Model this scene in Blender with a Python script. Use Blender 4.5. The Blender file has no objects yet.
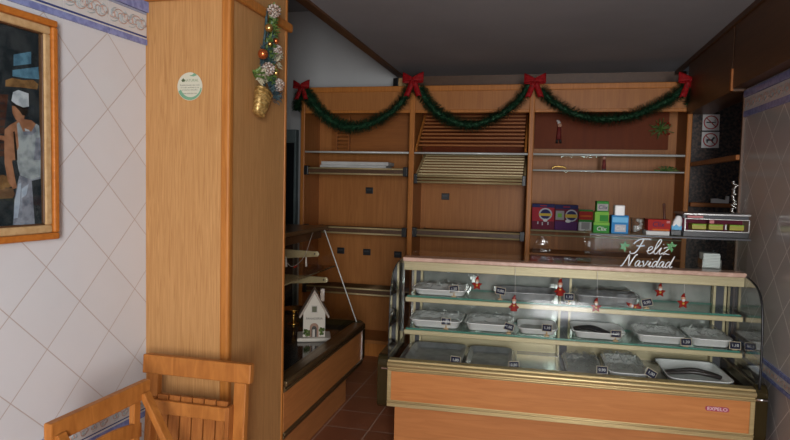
import bpy, bmesh, math, random
from mathutils import Vector, Matrix, noise

# ------------------------------------------------------------------ camera, light, exposure
SC = bpy.context.scene
COL = SC.collection
FPX, YAW, PITCH, ROLL, EYE = 607.8, math.radians(13.609), math.radians(3.414), math.radians(1.340), 1.45
_fw = Vector((-math.sin(YAW)*math.cos(PITCH), math.cos(YAW)*math.cos(PITCH), -math.sin(PITCH)))
_r0 = Vector((math.cos(YAW), math.sin(YAW), 0)); _u0 = _r0.cross(_fw)
_rt = _r0*math.cos(ROLL) + _u0*math.sin(ROLL); _up = _rt.cross(_fw)
cam_d = bpy.data.cameras.new('camera'); cam = bpy.data.objects.new('camera', cam_d); COL.objects.link(cam)
cam_d.sensor_width = 36.0; cam_d.lens = FPX/790*36; cam_d.clip_start = .02
cam.matrix_world = Matrix(((_rt.x, _up.x, -_fw.x, 0), (_rt.y, _up.y, -_fw.y, 0), (_rt.z, _up.z, -_fw.z, EYE), (0, 0, 0, 1)))
SC.camera = cam
SC.view_settings.view_transform = 'Standard'; SC.view_settings.look = 'None'
SC.view_settings.gamma = 1; SC.view_settings.use_curve_mapping = False
SC.view_settings.exposure = 0.0

wd = bpy.data.worlds.new('sky'); SC.world = wd; wd.use_nodes = True
bg = wd.node_tree.nodes['Background']; bg.inputs[0].default_value = (.75, .86, 1, 1); bg.inputs[1].default_value = 0.35

def area(name, loc, direction, sx, sy, power, col):
    l = bpy.data.lights.new(name, 'AREA'); l.shape = 'RECTANGLE'; l.size = sx; l.size_y = sy; l.energy = power; l.color = col
    o = bpy.data.objects.new(name, l); COL.objects.link(o); o.location = loc
    o.rotation_euler = Vector(direction).to_track_quat('-Z', 'Y').to_euler(); return o
area('shop_window_daylight', (.66, -1.95, 1.5), (-.25, 1, -.03), .74, 1.7, 150, (.975, .985, 1.0))

# ------------------------------------------------------------------ helpers
R = math.radians
def ray(px, py):
    return _rt*((px-395)/FPX) - _up*((py-220)/FPX) + _fw
EYEP = Vector((0, 0, EYE))
def W(px, py, X=None, Y=None, Z=None):
    d = ray(px, py)
    t = X/d.x if X is not None else (Y/d.y if Y is not None else (Z-EYE)/d.z)
    return EYEP + d*t
def on_plane(px, py, O, n):
    d = ray(px, py); return EYEP + d*((Vector(O)-EYEP).dot(n)/d.dot(n))

class MB:
    """collects shapes into one mesh"""
    def __init__(s): s.bm = bmesh.new(); s.mi = 0
    def _n(s, faces):
        for f in faces: f.material_index = s.mi
    def box(s, x0, y0, z0, x1, y1, z1, M=None):
        c = [Vector(p) for p in ((x0,y0,z0),(x1,y0,z0),(x1,y1,z0),(x0,y1,z0),(x0,y0,z1),(x1,y0,z1),(x1,y1,z1),(x0,y1,z1))]
        if M: c = [M @ p for p in c]
        v = [s.bm.verts.new(p) for p in c]
        s._n([s.bm.faces.new([v[i] for i in q]) for q in ((0,3,2,1),(4,5,6,7),(0,1,5,4),(1,2,6,5),(2,3,7,6),(3,0,4,7))])
        return s
    def bar(s, a, b, w, h, up=(0,0,1)):
        a, b = Vector(a), Vector(b); d = (b-a); L = d.length; d.normalize()
        u = Vector(up)
        if abs(u.dot(d)) > .98: u = Vector((1,0,0))
        x = d.cross(u).normalized(); z = x.cross(d)
        M = Matrix(((x.x,d.x,z.x,a.x),(x.y,d.y,z.y,a.y),(x.z,d.z,z.z,a.z),(0,0,0,1)))
        return s.box(-w/2, 0, -h/2, w/2, L, h/2, M)
    def tube(s, pts, r, n=8, closed=False, rfun=None):
        pts = [Vector(p) for p in pts]; m = len(pts); rings = []
        ref = None
        for i, p in enumerate(pts):
            if closed: t = pts[(i+1) % m]-pts[i-1]
            else: t = pts[min(i+1, m-1)]-pts[max(i-1, 0)]
            if t.length < 1e-9: t = Vector((0,0,1))
            t.normalize()
            if ref is None: ref = Vector((0,0,1)) if abs(t.z) < .9 else Vector((1,0,0))
            a = (ref - t*ref.dot(t))
            if a.length < 1e-6: a = t.orthogonal()
            a.normalize(); ref = a; b = t.cross(a)
            rr = r if rfun is None else r*rfun(i/(m-1))
            rings.append([s.bm.verts.new(p + (a*math.cos(2*math.pi*k/n)+b*math.sin(2*math.pi*k/n))*rr) for k in range(n)])
        fs = []
        for i in range(m if closed else m-1):
            A, B = rings[i], rings[(i+1) % m]
            for k in range(n): fs.append(s.bm.faces.new((A[k], A[(k+1)%n], B[(k+1)%n], B[k])))
        if not closed:
            fs.append(s.bm.faces.new(rings[0][::-1])); fs.append(s.bm.faces.new(rings[-1]))
        for f in fs: f.smooth = True
        s._n(fs); return s
    def lathe(s, prof, n=20, M=None):
        M = M or Matrix(); rings = []
        for r, z in prof:
            rings.append([s.bm.verts.new(M @ Vector((max(r,1e-4)*math.cos(2*math.pi*k/n), max(r,1e-4)*math.sin(2*math.pi*k/n), z))) for k in range(n)])
        fs = []
        for A, B in zip(rings, rings[1:]):
            for k in range(n): fs.append(s.bm.faces.new((A[k], A[(k+1)%n], B[(k+1)%n], B[k])))
        fs.append(s.bm.faces.new(rings[0][::-1])); fs.append(s.bm.faces.new(rings[-1]))
        for f in fs: f.smooth = True
        s._n(fs); return s
    def ball(s, c, r, sc=(1,1,1), n=12, M=None):
        M = (M or Matrix.Translation(Vector(c))) @ Matrix.Diagonal((r*sc[0], r*sc[1], r*sc[2], 1))
        g = bmesh.ops.create_uvsphere(s.bm, u_segments=n, v_segments=max(6, n//2+2), radius=1, matrix=M)
        fs = {f for v in g['verts'] for f in v.link_faces}
        for f in fs: f.smooth = True
        s._n(fs); return s
    def prism(s, pts, vec, smooth=False):
        vec = Vector(vec); a = [s.bm.verts.new(Vector(p)) for p in pts]; b = [s.bm.verts.new(Vector(p)+vec) for p in pts]
        m = len(a); fs = [s.bm.faces.new(a[::-1]), s.bm.faces.new(b)]
        for i in range(m):
            f = s.bm.faces.new((a[i], a[(i+1)%m], b[(i+1)%m], b[i])); f.smooth = smooth; fs.append(f)
        s._n(fs); return s
    def sheet(s, rows, thick=None, smooth=True):
        """grid of points (rows of equal length) -> surface"""
        V = [[s.bm.verts.new(Vector(p)) for p in row] for row in rows]; fs = []
        for A, B in zip(V, V[1:]):
            for i in range(len(A)-1): fs.append(s.bm.faces.new((A[i], A[i+1], B[i+1], B[i])))
        for f in fs: f.smooth = smooth
        s._n(fs); return s
    def face(s, pts):
        f = s.bm.faces.new([s.bm.verts.new(Vector(p)) for p in pts]); s._n([f]); return s
    def build(s, name, mats, parent=None, loc=None, bevel=0, solid=0, subd=0, seg=2):
        bmesh.ops.recalc_face_normals(s.bm, faces=s.bm.faces)
        me = bpy.data.meshes.new(name); s.bm.to_mesh(me); s.bm.free()
        for m in (mats if isinstance(mats, (list, tuple)) else [mats]): me.materials.append(m)
        o = bpy.data.objects.new(name, me); COL.objects.link(o)
        if parent: o.parent = parent
        if loc is not None: o.location = loc
        if solid:
            md = o.modifiers.new('solid', 'SOLIDIFY'); md.thickness = solid; md.offset = 0
        if bevel:
            md = o.modifiers.new('bevel', 'BEVEL'); md.width = bevel; md.segments = seg; md.limit_method = 'ANGLE'; md.angle_limit = R(40)
        if subd:
            md = o.modifiers.new('sub', 'SUBSURF'); md.levels = subd; md.render_levels = subd
        return o

def tag(o, label=None, cat=None, group=None, kind=None):
    if label: o['label'] = label
    if cat: o['category'] = cat
    if group: o['group'] = group
    if kind: o['kind'] = kind
    return o
def empty(name, loc, rz=0, label=None, cat=None, group=None):
    o = bpy.data.objects.new(name, None); COL.objects.link(o); o.location = loc; o.rotation_euler = (0, 0, rz); o.empty_display_size = .05
    return tag(o, label, cat, group)
def struct(o): o['kind'] = 'structure'; return o
def copy_tree(o, parent=None):
    c = o.copy(); COL.objects.link(c)
    if parent: c.parent = parent
    for ch in list(o.children): copy_tree(ch, c)
    return c
def frame(o, x, y, z=None):
    """matrix from origin and two axis directions"""
    x = Vector(x).normalized(); y = Vector(y).normalized(); z = x.cross(y)
    return Matrix(((x.x,y.x,z.x,o[0]),(x.y,y.y,z.y,o[1]),(x.z,y.z,z.z,o[2]),(0,0,0,1)))
def text(name, body, size, M, mat, parent=None, ext=.0006, shear=0, align='CENTER', sx=1):
    cu = bpy.data.curves.new(name, 'FONT'); cu.body = body; cu.size = size; cu.extrude = ext; cu.shear = shear; cu.align_x = align; cu.align_y = 'CENTER'
    cu.resolution_u = 3
    t = bpy.data.objects.new(name, cu); COL.objects.link(t)
    me = bpy.data.meshes.new_from_object(t.evaluated_get(bpy.context.evaluated_depsgraph_get()))
    COL.objects.unlink(t); bpy.data.objects.remove(t)
    me.transform(M @ Matrix.Diagonal((sx,1,1,1))); me.materials.clear(); me.materials.append(mat); me.name = name
    o = bpy.data.objects.new(name, me); COL.objects.link(o)
    if parent: o.parent = parent
    return o
def spline(pts, k=6):
    pts = [Vector(p) for p in pts]; out = []
    for i in range(len(pts)-1):
        p0, p1, p2, p3 = pts[max(i-1,0)], pts[i], pts[i+1], pts[min(i+2,len(pts)-1)]
        for j in range(k):
            t = j/k
            out.append(.5*((2*p1)+(p2-p0)*t+(2*p0-5*p1+4*p2-p3)*t*t+(3*p1-p0-3*p2+p3)*t**3))
    return out+[pts[-1]]

# ------------------------------------------------------------------ materials
def mat(name, col, rough=.5, metal=0, spec=.5, **k):
    m = bpy.data.materials.new(name); m.use_nodes = True; b = m.node_tree.nodes['Principled BSDF']
    b.inputs['Base Color'].default_value = (*col, 1); b.inputs['Roughness'].default_value = rough
    b.inputs['Metallic'].default_value = metal; b.inputs['Specular IOR Level'].default_value = spec
    for kk, v in k.items(): b.inputs[kk.replace('_', ' ')].default_value = v
    return m
def nodes(m): return m.node_tree.nodes, m.node_tree.links, m.node_tree.nodes['Principled BSDF']
def math_n(N, L, op, a, b=None, c=None):
    n = N.new('ShaderNodeMath'); n.operation = op
    for i, v in enumerate((a, b, c)):
        if v is None: continue
        if isinstance(v, (int, float)): n.inputs[i].default_value = v
        else: L.new(v, n.inputs[i])
    return n.outputs[0]
def ramp(N, L, fac, stops):
    r = N.new('ShaderNodeValToRGB'); e = r.color_ramp.elements
    while len(e) < len(stops): e.new(.5)
    for i, (p, c) in enumerate(stops): e[i].position = p; e[i].color = (*c, 1)
    L.new(fac, r.inputs[0]); return r.outputs[0]
def grainy(name, dark, light, scale=(14, 14, .9), rough=.4, detail=5, spec=.5, bump=.03, dist=1.2, metal=0, bias=(.3, .7)):
    """streaky procedural: wood with the grain along the axis with the small scale"""
    m = mat(name, light, rough, metal, spec); N, L, b = nodes(m)
    tc = N.new('ShaderNodeTexCoord'); mp = N.new('ShaderNodeMapping'); mp.inputs['Scale'].default_value = scale; L.new(tc.outputs['Object'], mp.inputs[0])
    n = N.new('ShaderNodeTexNoise'); n.inputs['Scale'].default_value = 3; n.inputs['Detail'].default_value = detail; n.inputs['Distortion'].default_value = dist
    L.new(mp.outputs[0], n.inputs['Vector'])
    c = ramp(N, L, n.outputs['Fac'], [(bias[0], dark), (bias[1], light)]); L.new(c, b.inputs['Base Color'])
    if bump:
        bp = N.new('ShaderNodeBump'); bp.inputs['Strength'].default_value = bump; bp.inputs['Distance'].default_value = .002
        L.new(n.outputs['Fac'], bp.inputs['Height']); L.new(bp.outputs[0], b.inputs['Normal'])
    return m
def speck(name, a, b_, scale=60, rough=.5, metal=0, lo=.4, hi=.6, bump=0, spec=.5):
    m = mat(name, a, rough, metal, spec); N, L, b = nodes(m)
    tc = N.new('ShaderNodeTexCoord'); n = N.new('ShaderNodeTexNoise'); n.inputs['Scale'].default_value = scale; n.inputs['Detail'].default_value = 4
    L.new(tc.outputs['Object'], n.inputs['Vector'])
    L.new(ramp(N, L, n.outputs['Fac'], [(lo, a), (hi, b_)]), b.inputs['Base Color'])
    if bump:
        bp = N.new('ShaderNodeBump'); bp.inputs['Strength'].default_value = bump; bp.inputs['Distance'].default_value = .003
        L.new(n.outputs['Fac'], bp.inputs['Height']); L.new(bp.outputs[0], b.inputs['Normal'])
    return m
def glass_mat(name, tint=(.93, .97, .95), refl=1.0, rough=.02):
    m = bpy.data.materials.new(name); m.use_nodes = True; N = m.node_tree.nodes; L = m.node_tree.links; N.clear()
    out = N.new('ShaderNodeOutputMaterial'); mx = N.new('ShaderNodeMixShader'); tr = N.new('ShaderNodeBsdfTransparent'); gl = N.new('ShaderNodeBsdfGlossy')
    lw = N.new('ShaderNodeLayerWeight')
    tr.inputs[0].default_value = (*tint, 1); gl.inputs['Roughness'].default_value = rough
    f5 = math_n(N, L, 'POWER', lw.outputs['Facing'], 5.0)
    k = math_n(N, L, 'MULTIPLY', math_n(N, L, 'ADD', math_n(N, L, 'MULTIPLY', f5, .94), .045), refl)
    L.new(k, mx.inputs[0]); L.new(tr.outputs[0], mx.inputs[1]); L.new(gl.outputs[0], mx.inputs[2]); L.new(mx.outputs[0], out.inputs[0])
    return m
def tile_mat(name, base, grout, size, gw, diag=True, rough=.18, var=.03, axes='XZ', bump=.25):
    m = mat(name, base, rough); N, L, b = nodes(m)
    tc = N.new('ShaderNodeTexCoord'); sp = N.new('ShaderNodeSeparateXYZ'); L.new(tc.outputs['Object'], sp.inputs[0])
    u, v = sp.outputs[axes[0]], sp.outputs[axes[1]]
    if diag:
        k = 1/(math.sqrt(2)*size)
        p = math_n(N, L, 'MULTIPLY', math_n(N, L, 'ADD', u, v), k); q = math_n(N, L, 'MULTIPLY', math_n(N, L, 'SUBTRACT', u, v), k)
    else:
        p = math_n(N, L, 'DIVIDE', u, size); q = math_n(N, L, 'DIVIDE', v, size)
    def edge(x):
        f = math_n(N, L, 'FRACT', x); return math_n(N, L, 'MINIMUM', f, math_n(N, L, 'SUBTRACT', 1, f))
    d = math_n(N, L, 'MINIMUM', edge(p), edge(q))
    mr = N.new('ShaderNodeMapRange'); mr.inputs['From Min'].default_value = gw/size*.35; mr.inputs['From Max'].default_value = gw/size*.65; L.new(d, mr.inputs[0])
    cb = N.new('ShaderNodeCombineXYZ'); L.new(math_n(N, L, 'FLOOR', p), cb.inputs[0]); L.new(math_n(N, L, 'FLOOR', q), cb.inputs[1])
    wn = N.new('ShaderNodeTexWhiteNoise'); L.new(cb.outputs[0], wn.inputs['Vector'])
    nz = N.new('ShaderNodeTexNoise'); nz.inputs['Scale'].default_value = 9; nz.inputs['Detail'].default_value = 4; L.new(tc.outputs['Object'], nz.inputs['Vector'])
    f = math_n(N, L, 'ADD', math_n(N, L, 'MULTIPLY', wn.outputs[0], .5), math_n(N, L, 'MULTIPLY', nz.outputs['Fac'], .5))
    c1 = ramp(N, L, f, [(.2, tuple(x*(1-var) for x in base)), (.8, tuple(min(1, x*(1+var)) for x in base))])
    mx = N.new('ShaderNodeMix'); mx.data_type = 'RGBA'; L.new(mr.outputs[0], mx.inputs[0]); mx.inputs[6].default_value = (*grout, 1); L.new(c1, mx.inputs[7])
    L.new(mx.outputs[2], b.inputs['Base Color'])
    L.new(math_n(N, L, 'SUBTRACT', .7, math_n(N, L, 'MULTIPLY', mr.outputs[0], .7-rough)), b.inputs['Roughness'])
    bp = N.new('ShaderNodeBump'); bp.inputs['Strength'].default_value = bump; bp.inputs['Distance'].default_value = .002
    L.new(mr.outputs[0], bp.inputs['Height']); L.new(bp.outputs[0], b.inputs['Normal'])
    return m

M = {}
M['oak'] = grainy('oak veneer', (.38, .18, .060), (.54, .29, .112), (34, 34, 1.1), .4, spec=.25, detail=8, dist=2.2, bias=(.25, .68))
M['oak_trim'] = grainy('orange oak trim', (.36, .125, .022), (.52, .20, .042), (22, 22, 1.5), .4, spec=.25)
M['frame_wood'] = grainy('frame wood', (.40, .125, .02), (.52, .175, .03), (14, 2, 14), .4, spec=.2)
M['liner'] = speck('gilded liner', (.46, .29, .13), (.54, .36, .18), 40, .6, spec=.2)
M['chair'] = grainy('chair wood', (.34, .115, .022), (.49, .185, .04), (10, 10, 2), .42, spec=.25)
M['chair_seat'] = grainy('chair slat wood', (.28, .09, .02), (.41, .15, .036), (20, 20, 1.5), .45, spec=.2)
M['laminate'] = grainy('pear laminate', (.45, .165, .048), (.54, .215, .066), (1.2, 9, 14), .36, bump=.0, spec=.3)
M['laminate_kick'] = grainy('pear laminate kick', (.42, .155, .048), (.50, .195, .062), (1.2, 9, 14), .38, bump=.0, spec=.3)
M['shelf_wood'] = grainy('shelf veneer', (.35, .132, .036), (.44, .175, .05), (14, 14, .8), .42, bump=0, spec=.22)
M['shelf_edge'] = grainy('shelf edge wood', (.40, .14, .028), (.52, .19, .04), (20, 20, 1), .4, spec=.25)
M['shelf_red'] = grainy('red brown panel', (.135, .024, .003), (.17, .032, .004), (8, 8, .8), .5, bump=0, spec=.12)
M['slat'] = grainy('slat wood', (.27, .09, .022), (.36, .125, .03), (1, 14, 14), .45, spec=.2)
M['dark_wood'] = grainy('dark wall panelling', (.085, .036, .012), (.115, .05, .017), (10, .8, 10), .42, bump=0)
M['dark_edge'] = grainy('brown ceiling edge', (.075, .032, .012), (.11, .048, .018), (10, .8, 10), .45)
M['gold'] = grainy('brushed gold', (.42, .31, .14), (.54, .42, .21), (.6, 30, 30), .42, metal=.6, bump=0)
M['cream'] = grainy('cream gold', (.40, .34, .19), (.48, .41, .24), (.6, 30, 30), .4, metal=.2, bump=0)
M['pale_gold'] = grainy('pale gold rack', (.46, .345, .165), (.54, .42, .215), (.6, 30, 30), .45, metal=.15, bump=0)
M['brass'] = mat('brass', (.60, .38, .10), .25, 1)
M['bronze'] = mat('bronze mirror', (.055, .040, .015), .14, .5)
M['bronze_side'] = mat('dark bronze rail', (.19, .12, .055), .3, .7)
M['steel'] = speck('steel sheet', (.22, .23, .23), (.32, .33, .33), 9, .16, .4)
M['mirror'] = speck('back glass', (.24, .26, .235), (.36, .375, .34), 6, .12, .25)
M['alu'] = mat('dull aluminium', (.34, .335, .32), .35, .8)
M['chrome'] = mat('chrome', (.62, .61, .58), .2, 1)
M['black'] = mat('black plastic', (.012, .012, .013), .4)
M['charcoal'] = mat('charcoal', (.04, .042, .048), .45)
M['glass'] = glass_mat('clear glass', (.96, .985, .975), .55, .03); M['glass_shelf'] = glass_mat('green glass', (.86, .95, .91), .6)
M['glass_side'] = glass_mat('side glass', (.88, .945, .925), 2.6, .02); M['glass_box'] = glass_mat('box glass', (.95, .975, .965), .22, .03)
M['glass_curved'] = glass_mat('curved glass', (.97, .985, .98), .35, .09)
M['glass_teal'] = mat('teal glass edge', (.06, .22, .17), .15)
M['glass_edge'] = mat('green glass edge', (.05, .19, .14), .15)
M['glass_white'] = mat('polished glass edge', (.72, .74, .70), .15)
M['glass_smoke'] = glass_mat('smoked glass', (.88, .85, .80), .45, .04)
M['film'] = glass_mat('plastic film', (.98, .985, .98), 1.9, .18)
M['tray'] = mat('white tray', (.82, .82, .79), .3)
M['tray_grey'] = speck('aluminium tray', (.30, .31, .31), (.42, .43, .43), 20, .3, .3)
M['paper'] = speck('greaseproof paper', (.62, .61, .58), (.78, .77, .74), 25, .5, bump=.4)
M['white_pl'] = mat('white plastic', (.72, .72, .70), .4)
M['white_card'] = speck('white card', (.52, .51, .48), (.60, .59, .56), 8, .6); M['house_white'] = mat('toy house white', (.80, .78, .74), .6)
M['navy'] = mat('navy card', (.010, .012, .032), .8, spec=.1)
M['wood_peg'] = mat('wooden peg', (.55, .38, .2), .6)
M['red'] = mat('red felt', (.27, .014, .008), .8, spec=.1); M['red_bow'] = speck('red ribbon', (.22, .004, .006), (.34, .008, .010), 60, .6, bump=.3, spec=.2)
M['skin'] = mat('figure face', (.55, .30, .2), .6); M['white_felt'] = mat('white felt', (.7, .68, .65), .8)
M['yellow'] = mat('yellow felt', (.6, .4, .06), .6)
M['pine'] = speck('tinsel green', (.012, .042, .020), (.035, .115, .052), 30, .6, spec=.2)
M['leaf'] = speck('leaf green', (.05, .11, .02), (.14, .22, .05), 40, .5); M['leaf_blue'] = speck('blue green needles', (.02, .05, .065), (.06, .11, .12), 40, .6)
M['silver_leaf'] = speck('frosted leaf', (.32, .30, .20), (.5, .46, .32), 50, .5)
M['copper'] = mat('copper bauble', (.62, .17, .05), .2, .8); M['goldball'] = mat('gold bauble', (.66, .42, .14), .22, .9)
M['cone'] = speck('frosted pine cone', (.22, .12, .07), (.62, .56, .5), 90, .7)
M['wicker'] = speck('gold wicker', (.34, .2, .055), (.62, .42, .15), 80, .4, .4, bump=.6)
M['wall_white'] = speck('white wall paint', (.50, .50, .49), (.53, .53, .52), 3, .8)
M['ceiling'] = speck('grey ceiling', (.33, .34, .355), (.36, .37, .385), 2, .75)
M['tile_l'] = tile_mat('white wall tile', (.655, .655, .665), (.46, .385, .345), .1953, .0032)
M['tile_r_shaded'] = tile_mat('white wall tile in painted shade', (.46, .43, .405), (.62, .585, .545), .189, .005, rough=.14)  # same white tile; dimmer light on this wall put into a darker base
M['floor'] = tile_mat('terracotta floor tile', (.28, .10, .05), (.42, .30, .23), .265, .007, diag=False, rough=.28, var=.16, axes='XY')
M['blue'] = speck('blue glaze', (.17, .20, .42), (.25, .29, .54), 50, .2); M['blue_dk'] = mat('dark blue glaze', (.05, .07, .21), .15)
M['cream_tile'] = mat('border tile glaze', (.62, .61, .60), .25); M['blue_pale'] = mat('pale blue glaze', (.30, .34, .45), .2)
M['pink'] = mat('pink glaze', (.50, .31, .24), .3); M['green_gl'] = mat('sage glaze', (.36, .42, .43), .3)
M['granite'] = speck('dark granite', (.012, .009, .008), (.10, .058, .04), 55, .4, lo=.42, hi=.66, spec=.25)
M['sign_white'] = mat('sign white', (.66, .64, .62), .4); M['sign_red'] = mat('sign red', (.42, .02, .025), .4)
M['pinkslab'] = speck('pink stone slab', (.50, .32, .24), (.60, .40, .31), 30, .22)
M['darkdoor'] = mat('dark door glass', (.012, .014, .017), .1)
M['teal'] = mat('grey green frame', (.13, .17, .17), .5)

# ------------------------------------------------------------------ the setting
def tiled_border(name, O, dx, nrm, length, z0, bands, tile, floral, seed, x0=0):
    """relief border: blue bands, cream field with painted scrolls; local X along wall"""
    o = MB(); th = .006
    for (a, b, mi, t) in bands:
        o.mi = mi; x = x0
        while x < length-1e-4:
            o.box(x+.0012, -t, a, min(x+tile, length)-.0012, 0, b); x += tile
    if floral:
        a, b = floral; h = b-a; zc = (a+b)/2; x = x0; rnd = random.Random(seed)
        while x < length:
            for cx, sg in ((x+tile*.16, 1), (x+tile*.39, -1), (x+tile*.62, 1), (x+tile*.85, -1)):
                for mi, ph, rad in ((4, 0, .36), (4, 2.6, .22), (5, 1.5, .3), (5, 4.2, .34)):
                    o.mi = mi; pts = []
                    for k in range(15):
                        t = k/14; an = ph+sg*t*5.2; rr = h*rad*(1-.72*t)
                        pts.append((cx+sg*h*.18*math.cos(ph)+math.cos(an)*rr*1.15, -th-.0004, zc+math.sin(an)*rr))
                    pts = [p for p in pts if x+.002 < p[0] < min(x+tile, length)-.002 and a+.003 < p[2] < b-.003]
                    if len(pts) > 3: o.tube(pts, .0018 if mi == 4 else .0015, 4)
            x += tile
    ob = o.build(name, [M['cream_tile'], M['blue'], M['blue_pale'], M['blue_dk'], M['pink'], M['green_gl']])
    ob.matrix_world = frame(O, dx, -Vector(nrm)); return struct(ob)

# floor
o = MB(); o.box(-3.2, -2.2, -.1, 1.8, 5.6, 0); fl = o.build('floor', M['floor']); struct(fl)
for v in fl.data.vertices: v.co -= Vector((-1.21, 3.36, 0))
fl.location = (-1.21, 3.36, 0)
# left tiled wall (3.6 degrees off)
wl = R(3.583); dL = Vector((math.sin(wl), math.cos(wl), 0)); nL = Vector((math.cos(wl), -math.sin(wl), 0)); OL = Vector((-1.5583, 2.15, 0))
VL = OL + dL*(-.2035) + Vector((0, 0, 1.976))           # a corner of the tile lattice
o = MB(); o.box(-4.1, 0, -1.976, .7, .12, .75); w = o.build('wall_left', M['tile_l']); w.matrix_world = frame(VL, dL, -nL); struct(w)
tiled_border('trim_1', VL, dL, nL, .21, 0, [(0, .021, 1, .009), (.021, .027, 0, .006), (.028, .034, 3, .006), (.0345, .117, 0, .005), (.1175, .126, 2, .006), (.127, .168, 1, .014)], .203, (.0345, .117), 1, x0=-4.06)
tiled_border('trim_2', VL-Vector((0, 0, 1.501)), dL, nL, .21, 0, [(0, .022, 1, .009), (.022, .029, 0, .006), (.0295, .033, 3, .006), (.0335, .08, 0, .005), (.0805, .097, 1, .009)], .203, (.0335, .08), 2, x0=-4.06)
# right tiled wall with granite part behind the case
XR = 1.06; YT = 3.71
VR = Vector((XR, 3.42, 1.589))
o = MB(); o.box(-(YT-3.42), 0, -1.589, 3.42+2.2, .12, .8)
w = o.build('wall_right', M['tile_r_shaded']); w.matrix_world = frame(VR, (0, -1, 0), (1, 0, 0)); struct(w)
bR = [(0, .03, 1, .010), (.032, .105, 0, .005), (.107, .142, 1, .014)]
tiled_border('trim_3', (XR, YT, 1.858), (0, -1, 0), (-1, 0, 0), 5.8, 0, bR, .18, (.032, .105), 3)
tiled_border('trim_4', (XR, YT, .572), (0, -1, 0), (-1, 0, 0), 5.8, 0, [(0, .017, 1, .008), (.019, .062, 0, .005), (.064, .083, 1, .010)], .18, (.019, .062), 4)
o = MB(); o.box(1.031, 4.84, 0, 1.75, 4.95, 2.5); struct(o.build('wall_granite', M['granite']))
o = MB(); o.box(1.62, YT-.3, 0, 1.75, 4.84, 2.5); struct(o.build('wall_recess', M['dark_wood']))
o = MB(); o.box(XR-.012, YT, 0, XR+.01, YT+.018, 1.99); struct(o.build('trim_5', M['dark_edge'], bevel=.002))
o = MB(); o.box(XR-.03, YT+.02, 1.625, XR+.005, 4.79, 1.655); struct(o.build('trim_6', M['slat'], bevel=.004))
o = MB(); o.box(1.04, 4.78, 1.335, 1.60, 4.84, 1.365); struct(o.build('trim_7', M['slat'], bevel=.004))
# dark panelling above the tiles, ceiling, its edge
o = MB(); o.box(.985, -2.1, 2.012, XR+.1, 3.70, 2.40); o.box(.985, 3.72, 2.0, XR+.1, 4.79, 2.40); struct(o.build('wall_right_panelling', M['dark_wood'], bevel=.003))
o = MB(); o.box(.975, 3.695, 2.0, .99, 3.725, 2.12); struct(o.build('trim_8', M['slat'], bevel=.002))
o = MB(); o.box(.972, -2.1, 2.355, 1.0, 5.2, 2.385); struct(o.build('trim_9', M['dark_edge'], bevel=.002))
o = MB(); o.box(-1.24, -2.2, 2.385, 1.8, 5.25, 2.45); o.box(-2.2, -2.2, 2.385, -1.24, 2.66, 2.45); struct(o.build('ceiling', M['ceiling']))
o = MB(); o.box(-1.262, 2.66, 2.37, -1.205, 5.24, 2.47); struct(o.build('trim_10', M['dark_edge'], bevel=.003))
o = MB(); o.box(-3.2, 2.66, 2.99, -1.0, 5.45, 3.05); struct(o.build('ceiling_rear', M['ceiling']))
o = MB(); o.box(-1.262, 2.66, 2.47, -1.25, 5.24, 2.99); struct(o.build('wall_above_ceiling', M['wall_white']))
# back wall, rear left wall
o = MB(); o.box(-3.2, 5.25, 0, 1.2, 5.45, 3.05); struct(o.build('wall_back', M['wall_white']))
o = MB(); o.box(-1.22, 5.235, 2.2, XR, 5.25, 2.385); struct(o.build('trim_11', M['dark_edge']))
o = MB(); o.box(-2.9, 2.66, 0, -2.78, 5.25, 3.05); struct(o.build('wall_left_rear', M['wall_white']))
o = MB(); o.box(-2.9, 2.60, 0, -1.56, 2.66, 3.05); struct(o.build('wall_partition', M['wall_white']))
dr = MB().box(-2.75, 5.20, 0, -2.215, 5.248, 1.80).build('door_1', M['darkdoor'], bevel=.004); struct(dr)
f = MB(); f.box(-2.78, 5.18, 1.80, -2.195, 5.249, 1.92); f.box(-2.214, 5.18, 0, -2.195, 5.249, 1.80); f.build('door_frame', M['teal'], dr, bevel=.003)
# front wall behind the camera with the shop window
o = MB(); Yf = -2.05
o.box(-2.0, Yf-.1, 0, .12, Yf, 2.45); o.box(.12, Yf-.1, 0, 1.2, Yf, .5); o.box(.12, Yf-.1, 2.3, 1.2, Yf, 2.45); struct(o.build('wall_front', M['wall_white']))
o = MB(); o.box(.12, Yf-.06, .5, .17, Yf-.01, 2.3); o.box(1.01, Yf-.06, .5, 1.06, Yf-.01, 2.3); o.box(.17, Yf-.06, .5, 1.01, Yf-.01, .55); o.box(.17, Yf-.06, 2.25, 1.01, Yf-.01, 2.3)
wn = o.build('window_1', M['dark_edge']); struct(wn)
MB().box(.17, Yf-.045, .55, 1.01, Yf-.04, 2.25).build('pane', M['glass'], wn)
# wood clad column
CX0, CX1, CY0, CY1 = -1.562, -1.19, 2.15, 2.685
o = MB(); o.box(CX0, CY0, 0, CX1-.001, CY1-.001, 2.385); cl = struct(o.build('wall_column', M['oak']))
t = MB(); t.box(CX1-.036, CY0-.006, 0, CX1+.004, CY0+.034, 2.385); struct(t.build('trim_12', M['oak_trim'], bevel=.012, seg=4))
t = MB(); t.box(CX1-.02, CY1-.016, 0, CX1+.003, CY1+.002, 2.385); struct(t.build('trim_13', M['oak_trim'], bevel=.003))
t = MB(); t.box(CX1, CY0-.022, 2.145, CX1+.022, CY1+.02, 2.185); t.box(CX0, CY0-.022, 2.145, CX1, CY0, 2.185); struct(t.build('trim_14', M['oak_trim'], bevel=.008, seg=3))

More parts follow.
